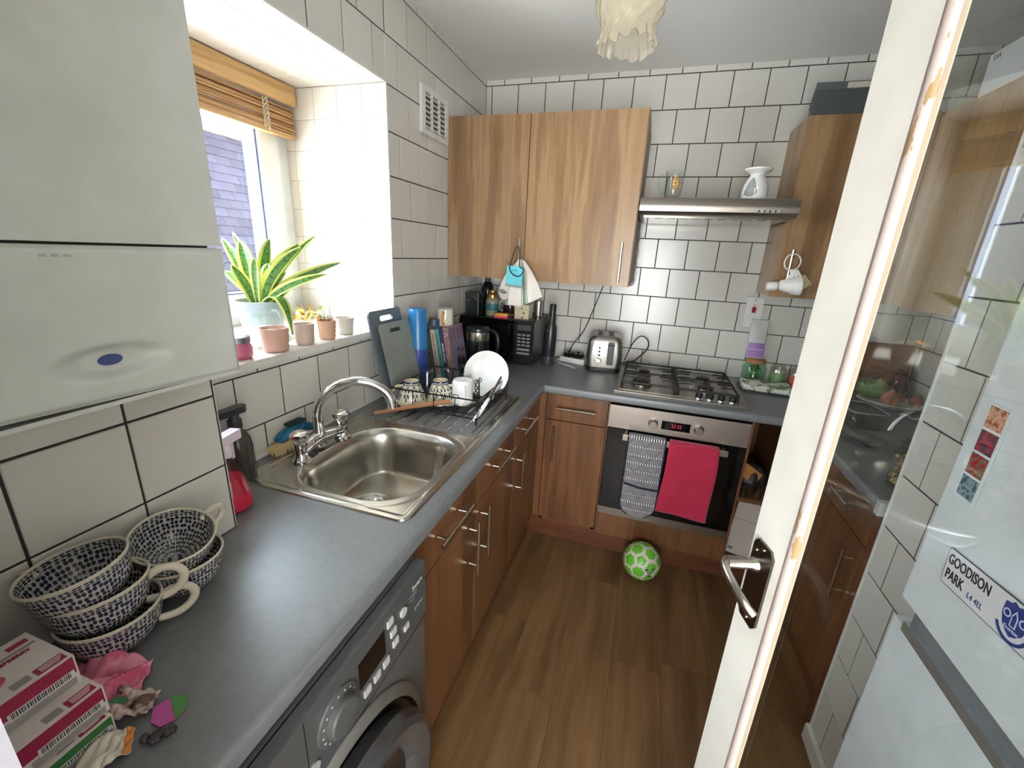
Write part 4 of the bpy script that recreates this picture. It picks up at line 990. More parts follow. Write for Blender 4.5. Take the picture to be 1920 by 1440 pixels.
MB().sheet(lambda u, v: ((u-.5)*.082, v*.205, .012*math.sin(PI*u)*math.sin(PI*min(1, v*1.02))+.002), 14, 24, LM).build('front', PK, t, smooth=True, solid=.001)
MB().sheet(lambda u, v: ((u-.5)*.082, v*.205, 0), 4, 8, LM).build('back', PK, t, smooth=True, solid=.001)
MB().sheet(lambda u, v: ((u-.5)*.076, .006+v*.075, .012*math.sin(PI*u)*math.sin(PI*(.03+v*.37))+.0060), 10, 8, LM).build('label', flat('lilac', (160, 124, 186), .5), t, smooth=True)
MB().sheet(lambda u, v: ((u-.5)*.070, .046+v*.003, .012*math.sin(PI*u)*math.sin(PI*.24)+.0072), 8, 1, LM).build('label_line', flat('packet line', (216, 206, 224), .5), t)
MB().sheet(lambda u, v: ((u-.5)*.078, .188+v*.014, .003), 4, 1, LM).build('header', flat('packet header', (196, 196, 190), .5), t)
for lab, x, y, c in (('green and silver tin with round lid beside the green jar', 1.712, 2.38, (112, 150, 104)), ('orange-red and silver tin at the end of the row by the door', 1.792, 2.345, (196, 92, 66))):
    t = thing('spice_tin', lab, 'tin', (x, y, W+.001), group='tins beside the hob')
    MB().lathe([(0, 0), (.034, 0), (.036, .003), (.036, .086), (.034, .089), (.022, .091)], 32).build('body', flat('tin silver', (176, 172, 164), .3, .8), t, smooth=True)
    MB().lathe([(.0364, .010), (.0366, .011), (.0366, .072), (.0364, .073)], 32).build('label', flat('tin label %d' % c[0], c, .45), t, smooth=True)
    MB().lathe([(.024, .089), (.025, .092), (.025, .103), (.020, .106), (0, .106)], 28).build('lid', flat('tin silver', (176, 172, 164)), t, smooth=True)
# folded cloth on a tray
o = recenter(MB().prism(rrect(1.515, 2.165, 1.755, 2.325, .012), W+.0005, W+.008).build('serving_board', flat('slate tray', (60, 64, 66), .4), bevel=.001)); tag(o, 'thin dark slate board under the folded cloth', 'board')
def cloth_mat():
    t = NT('green floral cloth'); v = t.n('TexVoronoi', Scale=38); t.l(t.coords(), v.inputs['Vector']); n = t.noise(t.coords(), 24, 3)
    t.set('Base Color', t.mix(t.math('GREATER_THAN', n, .53), (222, 222, 216), t.ramp(v.outputs['Distance'], [(.2, (86, 116, 78)), (.6, (150, 168, 130))]))); t.set('Roughness', .9); return t.m
t = thing('folded_cloth', 'white and green floral cloth folded on the slate board', 'cloth', (1.63, 2.25, W+.009), R(-4))
for k in range(3):
    MB().sheet(lambda u, v, k=k: (-.11+.225*u+.004*math.sin(v*9+k), -.075+.15*v+.004*math.sin(u*11+k), .004+k*.008+.003*math.sin(u*13+k)*math.sin(v*8)), 22, 16).build('fold', cloth_mat(), t, smooth=True, solid=.0065)

# cooker switch
t = thing('cooker_switch', 'tall white cooker switch plate with red rocker on the back wall', 'switch', (1.551, D, 1.163)); t.rotation_euler.y = 0
b = MB(); b.box(-.040, -.012, 0, .040, -.0005, .154); b.build('plate', WHITEP, t, bevel=.003)
MB().box(-.009, -.017, .076, .009, -.011, .106).build('rocker', flat('red rocker', (168, 24, 44), .25), t, bevel=.002); MB().box(-.006, -.0125, .112, .006, -.0118, .117).build('neon', flat('neon red', (210, 90, 90), .3), t)
for z in (.012, .142): MB().cyl((0, -.0125, z), .0035, .0012, 12, 'y').build('screw', NICKEL, t)

# things on the hood
t = thing('glass_mug', 'clear glass mug with gold oval emblem standing on the extractor hood', 'mug', (1.052, 2.12, 1.7425))
MB().lathe([(0, .006), (.030, .004), (.034, 0), (.035, .003), (.031, .012), (.036, .03), (.040, .118), (.0385, .118), (.0345, .03), (.028, .014), (0, .012)], 36).build('body', GLASS, t, smooth=True)
MB().tube([(-.037, 0, .098), (-.055, 0, .105), (-.068, 0, .088), (-.066, 0, .06), (-.052, 0, .036), (-.038, 0, .028), (-.046, 0, .016)], .0042, 10).build('handle', GLASS, t, smooth=True)
EM = flat('gold emblem', (176, 132, 66), .35)
def em(u, v, s_=1, o=0):
    a = 2*PI*u; return (.005+math.sin(a)*.017*v*s_, -math.sqrt(.0385**2-(.005+math.sin(a)*.017*v*s_)**2)-.0015-o, .066+math.cos(a)*.028*v*s_)
MB().sheet(lambda u, v: em(u, v), 28, 4).build('emblem', EM, t); MB().sheet(lambda u, v: em(u, v, .72, .0006), 28, 4).build('emblem_face', flat('emblem cream', (206, 180, 130), .4), t)
b = MB()
for z in (.052, .066, .080): b.box(-.006, -.0418, z-.002, .016, -.0408, z+.002)
b.box(.0035, -.0418, .05, .0065, -.0408, .084); b.build('emblem_mark', EM, t)
t = thing('oil_burner', 'white ceramic oil burner with pointed opening on the extractor hood', 'oil burner', (1.383, 2.12, 1.7425))
b = MB(); prof = [(.044, 0), (.049, .006), (.050, .03), (.046, .06), (.034, .088), (.026, .100), (.028, .107), (.052, .120), (.053, .126)]
def bprof(z):
    for (r0, z0), (r1, z1) in zip(prof, prof[1:]):
        if z <= z1: return r0+(r1-r0)*(z-z0)/max(1e-6, z1-z0)
    return prof[-1][0]
n, m = 64, 48; vs = []; idx = {}
holec = -PI/2-.55
for j in range(n):
    for i in range(m+1): z = .126*i/m; r = bprof(z); a = 2*PI*j/n; vs.append((r*math.cos(a), r*math.sin(a), z))
fs = []
for j in range(n):
    for i in range(m):
        a = 2*PI*(j+.5)/n; z = .126*(i+.5)/m; da = (a-holec+PI) % (2*PI)-PI; hz = (z-.014)/.072
        if 0 < hz < 1 and abs(da) < .62*math.sqrt(max(0, 1-hz))*min(1, math.sqrt(hz*5)): continue
        fs.append((j*(m+1)+i, ((j+1) % n)*(m+1)+i, ((j+1) % n)*(m+1)+i+1, j*(m+1)+i+1))
b.add(vs, fs); b.build('body', CERAM, t, smooth=True, solid=.003)
MB().lathe([(.050, .125), (.030, .112), (0, .110)], 32).build('dish', CERAM, t, smooth=True); MB().lathe([(0, .001), (.045, .001)], 24).build('floor_plate', CERAM, t)
# boxes on wall cabinets
t = thing('storage_box', 'dark grey lidded box on top of the wall cabinet beside the hood', 'box', (1.70, 2.32, 2.081))
MB().prism([(-.155, -.135), (.18, -.135), (.18, .13), (-.10, .13)], 0, .098).build('body', flat('grey card', (72, 78, 80), .5), t, bevel=.002); MB().prism([(-.158, -.138), (.183, -.138), (.183, .133), (-.103, .133)], .085, .112).build('lid', flat('grey card lid', (86, 92, 92), .45), t, bevel=.002)
MB().box(-.05, -.1392, .088, .16, -.138, .108).build('label', flat('card label', (196, 184, 172), .6), t)
t = thing('storage_box', 'white cardboard box on the far right wall cabinet behind the glass', 'box', (2.12, 1.90, 2.061))
MB().box(-.11, -.10, 0, .12, .14, .14).build('body', flat('white card', (216, 216, 220), .5), t, bevel=.002)
text('ESA', .022, flat('box print', (110, 110, 124), .5), t, fr((-.1112, .10, .122), (0, -1, 0), (0, 0, 1)))

# ------------------------------------------------------------------ measuring cups hanging on the right wall cabinet handle
t = thing('measuring_cups', 'nest of white measuring cups hanging on a ring from the cabinet handle', 'measuring cups', (1.592, 2.13, 1.50))
b = MB(); b.tube([(.034*math.cos(2*PI*k/28)-.006, -.016+.012*math.cos(2*PI*k/28), .034*math.sin(2*PI*k/28)+.0) for k in range(28)], .0032, 8, closed=True); b.build('ring', CERAM, t, smooth=True)
for k in range(4):
    q = 1-k*.12; M = Matrix.Translation((.048-.018*k-.006, -.018, -.098)) @ Matrix.Rotation(R(-97), 4, 'Y')
    c = MB().lathe([(0, .052*q), (.018*q, .050*q), (.034*q, .036*q), (.040*q, .012*q), (.041*q, 0), (.038*q, 0), (.036*q, .012*q), (0, .046*q)], 28, M).build('cup', CERAM, t, smooth=True)
    b = MB(); b.tube([(.046-.018*k-.008, -.020, -.098+.04*q), (.036-.010*k-.006, -.022, -.05), (.022-.008*k-.004, -.02, -.030)], [.006, .0055, .004], 8, flatten=.3); b.build('cup_handle', CERAM, c, smooth=True)
MB().lathe([(0, .100), (.016, .099), (.020, .085), (.019, .06)], 20, Matrix.Translation((-.0, -.018, -.098)) @ Matrix.Rotation(R(-97), 4, 'Y') @ Matrix.Translation((0, 0, -.012))).build('cup_foot', CERAM, t, smooth=True)
MB().box(-.026, 0, -.026, .026, .001, .026, Matrix.Translation((.052, -.006, -.085)) @ Matrix.Rotation(R(48), 4, 'Y')).build('tag', flat('card tag', (198, 182, 150), .7), t)

# ------------------------------------------------------------------ tea towel and card hanging on the left wall cabinet
def towel_mat():
    t = NT('white tea towel with green stripes'); c = t.n('TexCoord'); s = t.n('SeparateXYZ'); t.l(c.outputs['UV'], s.inputs[0]); u = s.outputs[0]
    def band(a, b): return t.math('MULTIPLY', t.math('GREATER_THAN', u, a), t.math('LESS_THAN', u, b))
    m = t.math('MAXIMUM', band(.40, .425), t.math('MAXIMUM', band(.455, .56), band(.59, .615)))
    t.set('Base Color', t.mix(m, (224, 216, 208), (112, 140, 124))); t.set('Roughness', .95); t.bump(t.noise(t.coords('Object', (300, 300, 300)), 1, 2), .5, .001); return t.m
TTM = towel_mat()
t = thing('tea_towel', 'white tea towel with green stripes hanging from the cabinet handle', 'tea towel', (.41, 1.94, 1.45))
def tt(u, v):
    # fan from the hook down to the slanting hem
    hx, hz = .030*(u-.5), .005-.010*abs(u-.5)
    bx = -.055+.168*u; bz = -.232+.070*max(0, (u-.3)/.7)**1.2+.02*(1-u)
    k = v**.85; x = hx+(bx-hx)*k+.012*math.sin(PI*v)*(u-.3); z = hz+(bz-hz)*v
    return (x+.008, -.030-.012*math.sin(u*9+v*2)*(1-v*.4)-.010*math.sin(PI*v), z)
MB().sheet(tt, 40, 40).build('front_fall', TTM, t, smooth=True, solid=.003)
def tt2(u, v):
    bx = -.100+.085*u; bz = -.150-.020*u+.012*math.sin(u*6); hx = -.005+.012*u
    return (hx+(bx-hx)*v-.018*math.sin(PI*v)*(1-u), -.016-.006*math.sin(u*7)*v, .002+(bz)*v)
MB().sheet(tt2, 24, 30).build('side_fall', flat('towel white', (220, 212, 204), .95), t, smooth=True, solid=.004)
MB().sheet(lambda u, v: (-.098+.105*u, -.022-.008*math.cos(v*PI)-.004*math.sin(u*5), -.150-.028*v-.012*u-.01*math.sin(u*7)), 24, 10).build('hem_roll', flat('towel white', (220, 212, 204)), t, smooth=True, solid=.005)
t = thing('hanging_card', 'small turquoise card hung on a black cord over the tea towel', 'card', (.405, 1.868, 1.42))
CMX = fr((0, 0, 0), (1, 0, -.06), (0, 0, 1))
MB().box(-.040, -.082, 0, .040, .002, .004, CMX).build('card', flat('turquoise card', (92, 190, 204), .5), t); MB().box(-.040, -.094, -.001, .040, -.082, .003, CMX).build('card_base', flat('card grey', (128, 140, 136), .5), t)
b = MB()
for k in (-.006, .006): b.lathe([(0, .004), (.0032, .0045), (0, .005)], 10, CMX @ Matrix.Translation((k, -.017, 0)))
b.build('face_mark', flat('face ink', (40, 66, 96), .5), t)
b = MB(); b.tube([(-.026, -.002, .0), (-.018, .012, .05), (-.008, .024, .085), (-.002, .028, .092), (.006, .024, .085), (.014, .012, .05), (.020, -.002, .004)], .0022, 7)
b.tube([(-.028, -.006, .004), (-.022, -.009, -.020), (-.004, -.010, -.038), (.020, -.010, -.042), (.036, -.008, -.028), (.040, -.005, -.010), (.020, -.004, .001)], .0026, 7); b.build('cord', flat('black cord', (28, 28, 30), .6), t, smooth=True)

# ================================================================== AROUND THE SINK
def board(name_label, w, h, th, mat, loc, lean, yaw, slot, r=.018):
    t = thing('chopping_board', name_label, 'chopping board', loc)
    vs, fs = plate2d(rrect(-w/2, 0, w/2, h, r), [slot], th)
    b = MB(); b.add([(0, p.x, p.y) for p in vs] if False else [(p.z, p.x, p.y) for p in vs], fs); o = b.build('board', mat, t, bevel=.0012, seg=1)
    t.rotation_euler = (0, lean, yaw); return t
board('large slate-blue chopping board leaning on the window wall', .215, .365, .008, flat('board slate', (100, 112, 120), .45), (.092, 1.372, W+.006), R(-11), 0, rrect(-.040, .322, .046, .342, .0095))
board('grey-green chopping board leaning in front of the larger one', .195, .318, .008, flat('board grey', (136, 142, 136), .5), (.125, 1.385, W+.006), R(-12.5), R(-2), rrect(-.040, .280, .036, .296, .0075))
t = thing('plastic_tumbler', 'tall light blue plastic tumbler upturned on the darker one', 'tumbler', (.085, 1.525, W+.186))
MB().lathe([(.0425, 0), (.0418, .03), (.038, .166), (.036, .171), (.030, .170), (0, .169)], 32).build('body', flat('light blue plastic', (44, 118, 176), .25), t, smooth=True)
t = thing('plastic_tumbler', 'tall dark blue plastic tumbler beneath the light blue one', 'tumbler', (.085, 1.525, W+.001))
MB().lathe([(0, 0), (.038, 0), (.0395, .004), (.0425, .184), (.040, .184), (.036, .006), (0, .005)], 32).build('body', flat('dark blue plastic', (52, 72, 142), .3), t, smooth=True)
# books
def bookmat(name, c): return flat(name, c, .55)
PG = flat('book pages', (206, 198, 182), .8)
def book(label, x, wd, ht, dp, c, lean, spine=None, sc_=None, y=1.715, stripes=None):
    t = thing('book', label, 'book', (x, y, W+.001), 0, 'books beside the kettle'); t.rotation_euler = (0, R(-lean), 0)
    cm = bookmat('cover %d %d %d' % c, c) if not isinstance(stripes, bpy.types.Material) else stripes
    b = MB(); b.box(0, 0, 0, .002, dp, ht); b.box(wd-.002, 0, 0, wd, dp, ht); b.box(0, -.001, 0, wd, .002, ht); b.build('cover', cm, t)
    MB().box(.002, .002, .003, wd-.002, dp-.003, ht-.004).build('pages', PG, t)
    if spine == 'bars':
        b = MB(); rr = random.Random(int(x*1000)); z_ = .02
        while z_ < ht-.02: q_ = rr.uniform(.004, .012); b.box(wd*.3, -.0016, z_, wd*rr.uniform(.6, .75), -.001, z_+q_*.6); z_ += q_
        b.build('spine_print', bookmat('spine ink %d' % sum(sc_), sc_), t)
    elif spine: text(spine, wd*.62, bookmat('spine ink %d' % sum(sc_), sc_), t, fr((wd/2, -.0015, ht*.52), (0, 0, -1), (1, 0, 0)), sx=1.0, bold=.0004)
    return t
def speck(name, a, c, s_=60):
    t = NT(name); n = t.noise(t.coords('Object', (s_, s_, s_)), 1, 3); t.set('Base Color', t.ramp(n, [(.42, a), (.55, c)])); t.set('Roughness', .5); return t.m
BZ = 1.700
book('thin dark green book nearest the blue tumblers', .062, .013, .225, .15, (62, 92, 66), 9)
book('cream book with red spine lettering', .077, .021, .236, .16, (206, 188, 176), 9, 'bars', (150, 44, 52))
book('mint green book with dark spine lettering', .100, .022, .238, .16, (96, 168, 148), 9, 'bars', (40, 90, 84))
book('navy book with white spine lettering', .124, .019, .242, .16, (52, 58, 104), 9, 'SPANISH ADVENT', (226, 224, 232))
t = book('book with pink mottled spine and two people on its lilac cover', .145, .026, .250, .165, (140, 120, 140), 9, None, None, stripes=speck('mottled spine', (126, 70, 74), (178, 156, 150), 160))
CV = fr((.0262, .0, .0), (0, 1, 0), (0, 0, 1))
MB().box(.004, .004, 0, .163, .246, .0006, CV).build('front_print', flat('lilac cover', (136, 126, 150), .4), t)
MB().box(.010, .175, .0006, .078, .240, .001, CV).build('title_block', flat('plum block', (122, 92, 116), .4), t); MB().box(.086, .175, .0006, .158, .240, .001, CV).build('title_block', flat('plum block', (122, 92, 116)), t)
for k, (x, z, s_) in enumerate(((.085, .125, 1.0), (.128, .115, .9))):
    b = MB(); b.prism([(x-.030*s_, .006), (x+.030*s_, .006), (x+.026*s_, z-.045), (x+.008*s_, z-.024), (x-.008*s_, z-.024), (x-.026*s_, z-.045)], .0008, .0012+.0002*k, CV); b.build('printed_figure', flat('printed dark clothes', (50, 56, 64), .5), t)
    b = MB(); b.prism([(x+.011*s_*math.cos(a*PI/8), z-.006+.016*s_*math.sin(a*PI/8)) for a in range(16)], .0012, .0016+.0002*k, CV); b.build('printed_face', flat('printed skin', (150, 110, 98), .5), t)
    b = MB(); b.prism([(x+.013*s_*math.cos(a*PI/10), z+.002+.014*s_*math.sin(a*PI/10)) for a in range(11)], .0016, .002+.0002*k, CV); b.build('printed_hair', flat('printed hair', (44, 36, 36), .5), t)
mug('mug', 'white mug with an orange handle standing on the books', (.085, 1.79, W+.242), .038, .086, print_mug('mug print', (220, 216, 204), (70, 66, 60), .086, .04, .01, 30), flat('orange glaze', (222, 146, 66), .2), handle=R(-75))
t = thing('travel_lid', 'dark blue-grey cup with wide rim lying on the books', 'cup', (.048, 1.745, W+.236))
MB().lathe([(0, 0), (.040, 0), (.046, .004), (.040, .010), (.026, .014), (.026, .044), (.023, .046), (0, .046)], 28).build('body', flat('blue grey plastic', (66, 82, 104), .4), t, smooth=True)

# drying rack with its load
RZ = W+.006
t = thing('dish_rack', 'black wire dish drying rack on the sink drainer', 'dish rack', (.305, 1.41, RZ))
rx0, rx1, ry0, ry1 = .135, .482, 1.24, 1.585
WIRE = flat('black wire', (24, 25, 28), .35, .4)
b = MB(); q = [(rx0, ry0), (rx1, ry0), (rx1, ry1), (rx0, ry1)]
b.tube([(x, y, RZ+.088) for x, y in q], .0030, 8, closed=True); b.build('top_rail', WIRE, t, smooth=True, world=True)
b = MB(); b.tube([(x, y, RZ+.018) for x, y in q], .0026, 7, closed=True)
for k in range(13): x = rx0+(rx1-rx0)*(k+.5)/13; b.tube([(x, ry0, RZ+.018), (x, ry1, RZ+.018)], .0015, 5)
for k in range(4): y = ry0+(ry1-ry0)*(k+.5)/4; b.tube([(rx0, y, RZ+.016), (rx1, y, RZ+.016)], .0018, 5)
o = b.build('floor_wires', WIRE, t, smooth=True, world=True); o['kind'] = 'stuff'
b = MB()
for k in range(5): x = rx0+(rx1-rx0)*k/4; b.tube([(x, ry0, RZ+.018), (x, ry0, RZ+.088)], .0017, 5); b.tube([(x, ry1, RZ+.018), (x, ry1, RZ+.088)], .0017, 5)
for k in range(22): y = ry0+(ry1-ry0)*k/21; b.tube([(rx1, y, RZ+.018), (rx1, y, RZ+.088)], .0014, 5)
for k in range(6): y = ry0+(ry1-ry0)*k/5; b.tube([(rx0, y, RZ+.018), (rx0, y, RZ+.088)], .0015, 5)
for x in (.300, .330, .400): b.tube([(x-.012, ry0, RZ+.088), (x-.008, ry0-.003, RZ+.10), (x+.008, ry0-.003, RZ+.10), (x+.012, ry0, RZ+.088)], .0016, 5)
o = b.build('side_wires', WIRE, t, smooth=True, world=True); o['kind'] = 'stuff'
for x, y in q: MB().cyl((x+(.004 if x < .3 else -.004), y, W+.0005), .004, .024, 10).build('foot', BLACK, t, world=True)
RF = RZ+.0205
def polish_mat():
    # blue flower sprigs on cream, banded towards the foot of the cup
    t = NT('blue flower pottery'); c = t.n('TexCoord'); s = t.n('SeparateXYZ'); t.l(c.outputs['UV'], s.inputs[0]); u, v = s.outputs[0], s.outputs[1]
    fu = t.math('SUBTRACT', t.math('FRACT', t.math('MULTIPLY', u, 9)), .5); sg = t.math('FRACT', t.math('MULTIPLY', v, 3.4)); fv = t.math('SUBTRACT', sg, .45)
    ang = t.math('ARCTAN2', fu, fv); rad = t.math('SQRT', t.math('ADD', t.math('MULTIPLY', fu, fu), t.math('MULTIPLY', t.math('MULTIPLY', fv, fv), .8)))
    pet = t.math('GREATER_THAN', t.math('COSINE', t.math('MULTIPLY', ang, 7)), -.25); inr = t.math('MULTIPLY', t.math('LESS_THAN', rad, .34), t.math('GREATER_THAN', rad, .12)); m = t.math('MULTIPLY', pet, inr)
    n = t.noise(t.coords('Object', (60, 60, 60)), 1, 2); wv = t.math('ADD', v, t.math('MULTIPLY', t.math('SUBTRACT', n, .5), .08))
    def band(a, b): return t.math('MULTIPLY', t.math('GREATER_THAN', wv, a), t.math('LESS_THAN', wv, b))
    allm = t.math('MAXIMUM', m, t.math('MAXIMUM', band(.11, .22), band(.27, .31)))
    base = t.mix(allm, (212, 206, 184), (34, 38, 92)); foot = t.math('LESS_THAN', v, .10)
    t.set('Base Color', t.mix(foot, base, (206, 192, 150))); t.set('Roughness', .15); return t.m
POL = polish_mat(); CRM = flat('cream glaze', (210, 202, 178), .15)
def upturned_cup(label, x, y, hz, rzv):
    t = thing('pottery_mug', label, 'mug', (x, y, RF), rzv, 'upturned pottery mugs'); t.scale = (1.22, 1.22, 1.12)
    MB().lathe([(.018, .078), (.023, .080), (.0245, .076), (.024, .070), (.028, .064), (.038, .040), (.044, .014), (.0465, 0), (.0440, .001), (.036, .038), (.024, .064), (0, .068)], 36).build('body', POL, t, smooth=True)
    MB().lathe([(0, .0735), (.017, .0735), (.019, .080)], 28).build('foot', CRM, t, smooth=True)
    MB().tube([(.027, 0, .062), (.044, 0, .062), (.060, 0, .046), (.064, 0, .026), (.054, 0, .010), (.044, 0, .010)], .0050, 10).build('handle', CRM, t, smooth=True); return t
upturned_cup('upturned blue-patterned pottery mug near the tap with handle to the left', .188, 1.292, 0, R(215))
upturned_cup('upturned blue-patterned pottery mug beside the white mug', .282, 1.350, 0, R(10))
t = mug('mug', 'plain white mug upturned in the dish rack', (.366, 1.372, RF), .041, .096, CERAM, handle=R(60), flip=True)
def tumbler(label, x, y, r, h, mat, nm='drinking_glass', rzv=0):
    t = thing(nm, label, 'glass', (x, y, RF), rzv)
    MB().lathe([(0, h-.004), (r*.72, h-.004), (r*.78, h), (r*.80, h-.004), (r, .002), (r*.97, 0), (r*.95, .004), (r*.74, h-.009), (0, h-.009)], 32).build('body', mat, t, smooth=True); return t
BGL = flat('blue frosted glass', (96, 122, 138), .25, 0); CG = glassy('glass tint', (.93, .97, .97), .03, 1.3, .97)
tumbler('cloudy blue tumbler upturned behind the left pottery mug', .188, 1.415, .040, .100, glassy('smoky blue glass', (.82, .90, .95), .12, 1.4, .93))
tumbler('clear narrow glass upturned behind the pottery mugs', .255, 1.470, .030, .104, CG)
tumbler('greenish glass upturned behind the white mug', .330, 1.475, .034, .086, glassy('green tint glass', (.86, .95, .92), .04, 1.3, .95))
tumbler('smoky blue glass upturned left of the white bowl', .300, 1.555, .034, .102, glassy('smoky blue two', (.82, .90, .95), .08, 1.4, .93))
t = thing('white_bowl', 'large white shallow bowl leaning upright in the dish rack', 'bowl', (.415, 1.505, RF+.091)); t.rotation_euler = Vector((.10, -.90, .30)).to_track_quat('Z', 'Y').to_euler()
MB().lathe([(0, -.022), (.040, -.022), (.044, -.026), (.048, -.022), (.078, -.010), (.092, .008), (.0945, .012), (.0925, .012), (.076, -.005), (.052, -.016), (0, -.017)], 56).build('body', CERAM, t, smooth=True)
t = thing('wooden_spoon', 'long wooden spoon lying along the front of the dish rack', 'spoon', (.12, 1.235, RZ+.03))
MB().tube([(-.010, -.075, -.020), (.05, -.045, -.008), (.13, -.010, .008), (.20, .025, .020), (.240, .045, .024)], [.0065, .007, .008, .011, .007], 10, flatten=.7).build('handle', flat('worn beech', (158, 108, 72), .6), t, smooth=True)
t = thing('paring_knife', 'white-handled knife resting over the near corner of the rack', 'knife', (.470, 1.245, RZ+.012))
MB().tube([(0, -.006, .000), (.008, .02, .016), (.020, .055, .046), (.026, .075, .062)], [.007, .0098, .009, .006], 10, flatten=.7).build('handle', CERAM, t, smooth=True)
MB().box(-.001, 0, -.008, .001, .11, .008, Matrix.Translation((.026, .075, .062)) @ Matrix.Rotation(R(35), 4, 'X') @ Matrix.Rotation(R(-8), 4, 'Z')).build('blade', STEEL, t)
t = thing('wire_utensil', 'black wire utensil standing between the white mug and bowl', 'utensil', (.418, 1.395, RF))
b = MB()
for k in range(4): b.tube([(.010*math.cos(k*1.6+j*.8), .010*math.sin(k*1.6+j*.8), .01+j*.012) for j in range(8)], .0022, 5)
b.tube([(0, 0, .09), (.010, .004, .104), (.018, 0, .10), (.016, -.004, .09)], .002, 5); b.build('coil', BLACK, t, smooth=True)
t = thing('black_beaker', 'short black beaker lying beside the white bowl', 'beaker', (.462, 1.425, RF+.028)); t.rotation_euler = (R(78), 0, R(20))
MB().lathe([(0, 0), (.017, 0), (.017, .030), (0, .031)], 24).build('body', flat('rubber black', (34, 36, 44), .5), t, smooth=True)
for lab, p, q_, c in (('steel fork lying in the dish rack', (.33, 1.30, RF+.004), (.10, .09, .006), STEEL), ('steel spoon with grey handle lying by the white mug', (.40, 1.33, RF+.004), (.075, .10, .03), NICKEL)):
    t = thing('cutlery', lab, 'cutlery', p); MB().tube([(0, 0, 0), tuple(v*.5 for v in q_), q_], [.003, .004, .0035], 8, flatten=.5).build('handle', c, t, smooth=True)
    v = Vector(q_); MB().tube([v, v*1.18, v*1.36], [.004, .009, .005], 10, flatten=.25).build('head', c, t, smooth=True)

# behind the tap: brush and cloth
t = thing('scrubbing_brush', 'wooden scrubbing brush with pale bristles behind the tap', 'brush', (.040, .838, W+.001), R(80))
MB().prism([(x, y) for x, y in [(-.062, -.014), (-.070, 0), (-.062, .014), (0, .020), (.055, .018), (.066, 0), (.055, -.018), (0, -.020)]], .016, .030).build('back', flat('beech back', (196, 170, 126), .6), t, bevel=.003)
b = MB(); rr = random.Random(9)
for k in range(120): x, y = rr.uniform(-.055, .052), rr.uniform(-.013, .013); b.prismc(.0016, .0020, .017, 5, Matrix.Translation((x, y, 0)) @ Matrix.Rotation(rr.uniform(-.12, .12), 4, 'X'))
o = b.build('bristles', flat('bristles', (214, 200, 160), .8), t); o['kind'] = 'stuff'
t = thing('sponge_cloth', 'crumpled blue cleaning cloth behind the tap', 'cloth', (.016, .880, W+.020))
MB().sheet(lambda u, v: (-.006+.026*u, -.065+.13*v, .012+.022*math.sin(PI*v)+.008*math.sin(u*9+v*7)), 16, 26).build('cloth', flat('cleaning blue', (32, 112, 150), .85), t, smooth=True, solid=.010)
t = thing('scourer', 'dark green scourer resting on the blue cloth behind the tap', 'scourer', (.018, .885, W+.066)); MB().box(-.012, -.03, 0, .014, .03, .008).build('pad', flat('scourer green', (34, 54, 52), .95), t, bevel=.002)

# soap and spray bottles beside the boxing
t = thing('soap_bottle', 'dark grey pump soap bottle behind the boxed-in pipes', 'bottle', (.042, .672, W+.001))
MB().lathe([(0, 0), (.032, 0), (.034, .004), (.0335, .085), (.030, .110), (.020, .128), (.013, .134), (.013, .140)], 32).build('body', flat('smoked bottle', (66, 64, 60), .2), t, smooth=True)
MB().lathe([(0, .138), (.017, .138), (.017, .160), (.012, .164), (.011, .178), (0, .178)], 24).build('collar', flat('pump black', (48, 54, 58), .4), t, smooth=True)
b = MB(); b.prism([(-.046, -.010), (-.052, 0), (-.046, .012), (.020, .018), (.034, .010), (.036, -.004), (.022, -.016)], .176, .192, Matrix.Rotation(R(90), 4, 'Z')); b.build('pump_head', flat('pump black', (48, 54, 58)), t, bevel=.004)
PINKL = NT('pink washing liquid'); PINKL.set('Base Color', (*lin((196, 40, 70)), 1)); PINKL.set('Roughness', .08); PINKL = PINKL.m
t = thing('spray_bottle', 'clear spray bottle of pink liquid at the corner of the boxing', 'bottle', (.146, .556, W+.001))
MB().lathe([(0, 0), (.034, 0), (.041, .006), (.0415, .022), (.036, .052), (.028, .080), (0, .080)], 32).build('liquid', PINKL, t, smooth=True)
MB().lathe([(.0395, .045), (.033, .070), (.022, .100), (.0145, .122), (.0125, .136)], 32).build('shell', glassy('pinkish plastic', (.96, .80, .84), .05, 1.2, .92), t, smooth=True)
MB().lathe([(0, .132), (.016, .132), (.017, .152), (.013, .160), (0, .162)], 24).build('collar', flat('pale plastic', (226, 214, 220), .3), t, smooth=True)
b = MB(); b.box(-.012, -.045, .160, .012, .034, .182, Matrix.Rotation(R(180+14), 4, 'Z')); b.build('trigger_head', flat('lilac plastic', (232, 214, 226), .3), t, bevel=.005)
b = MB(); b.box(-.006, .016, .118, .006, .024, .162, Matrix.Rotation(R(14), 4, 'Z')); b.build('trigger', flat('lilac plastic', (232, 214, 226)), t, bevel=.002)

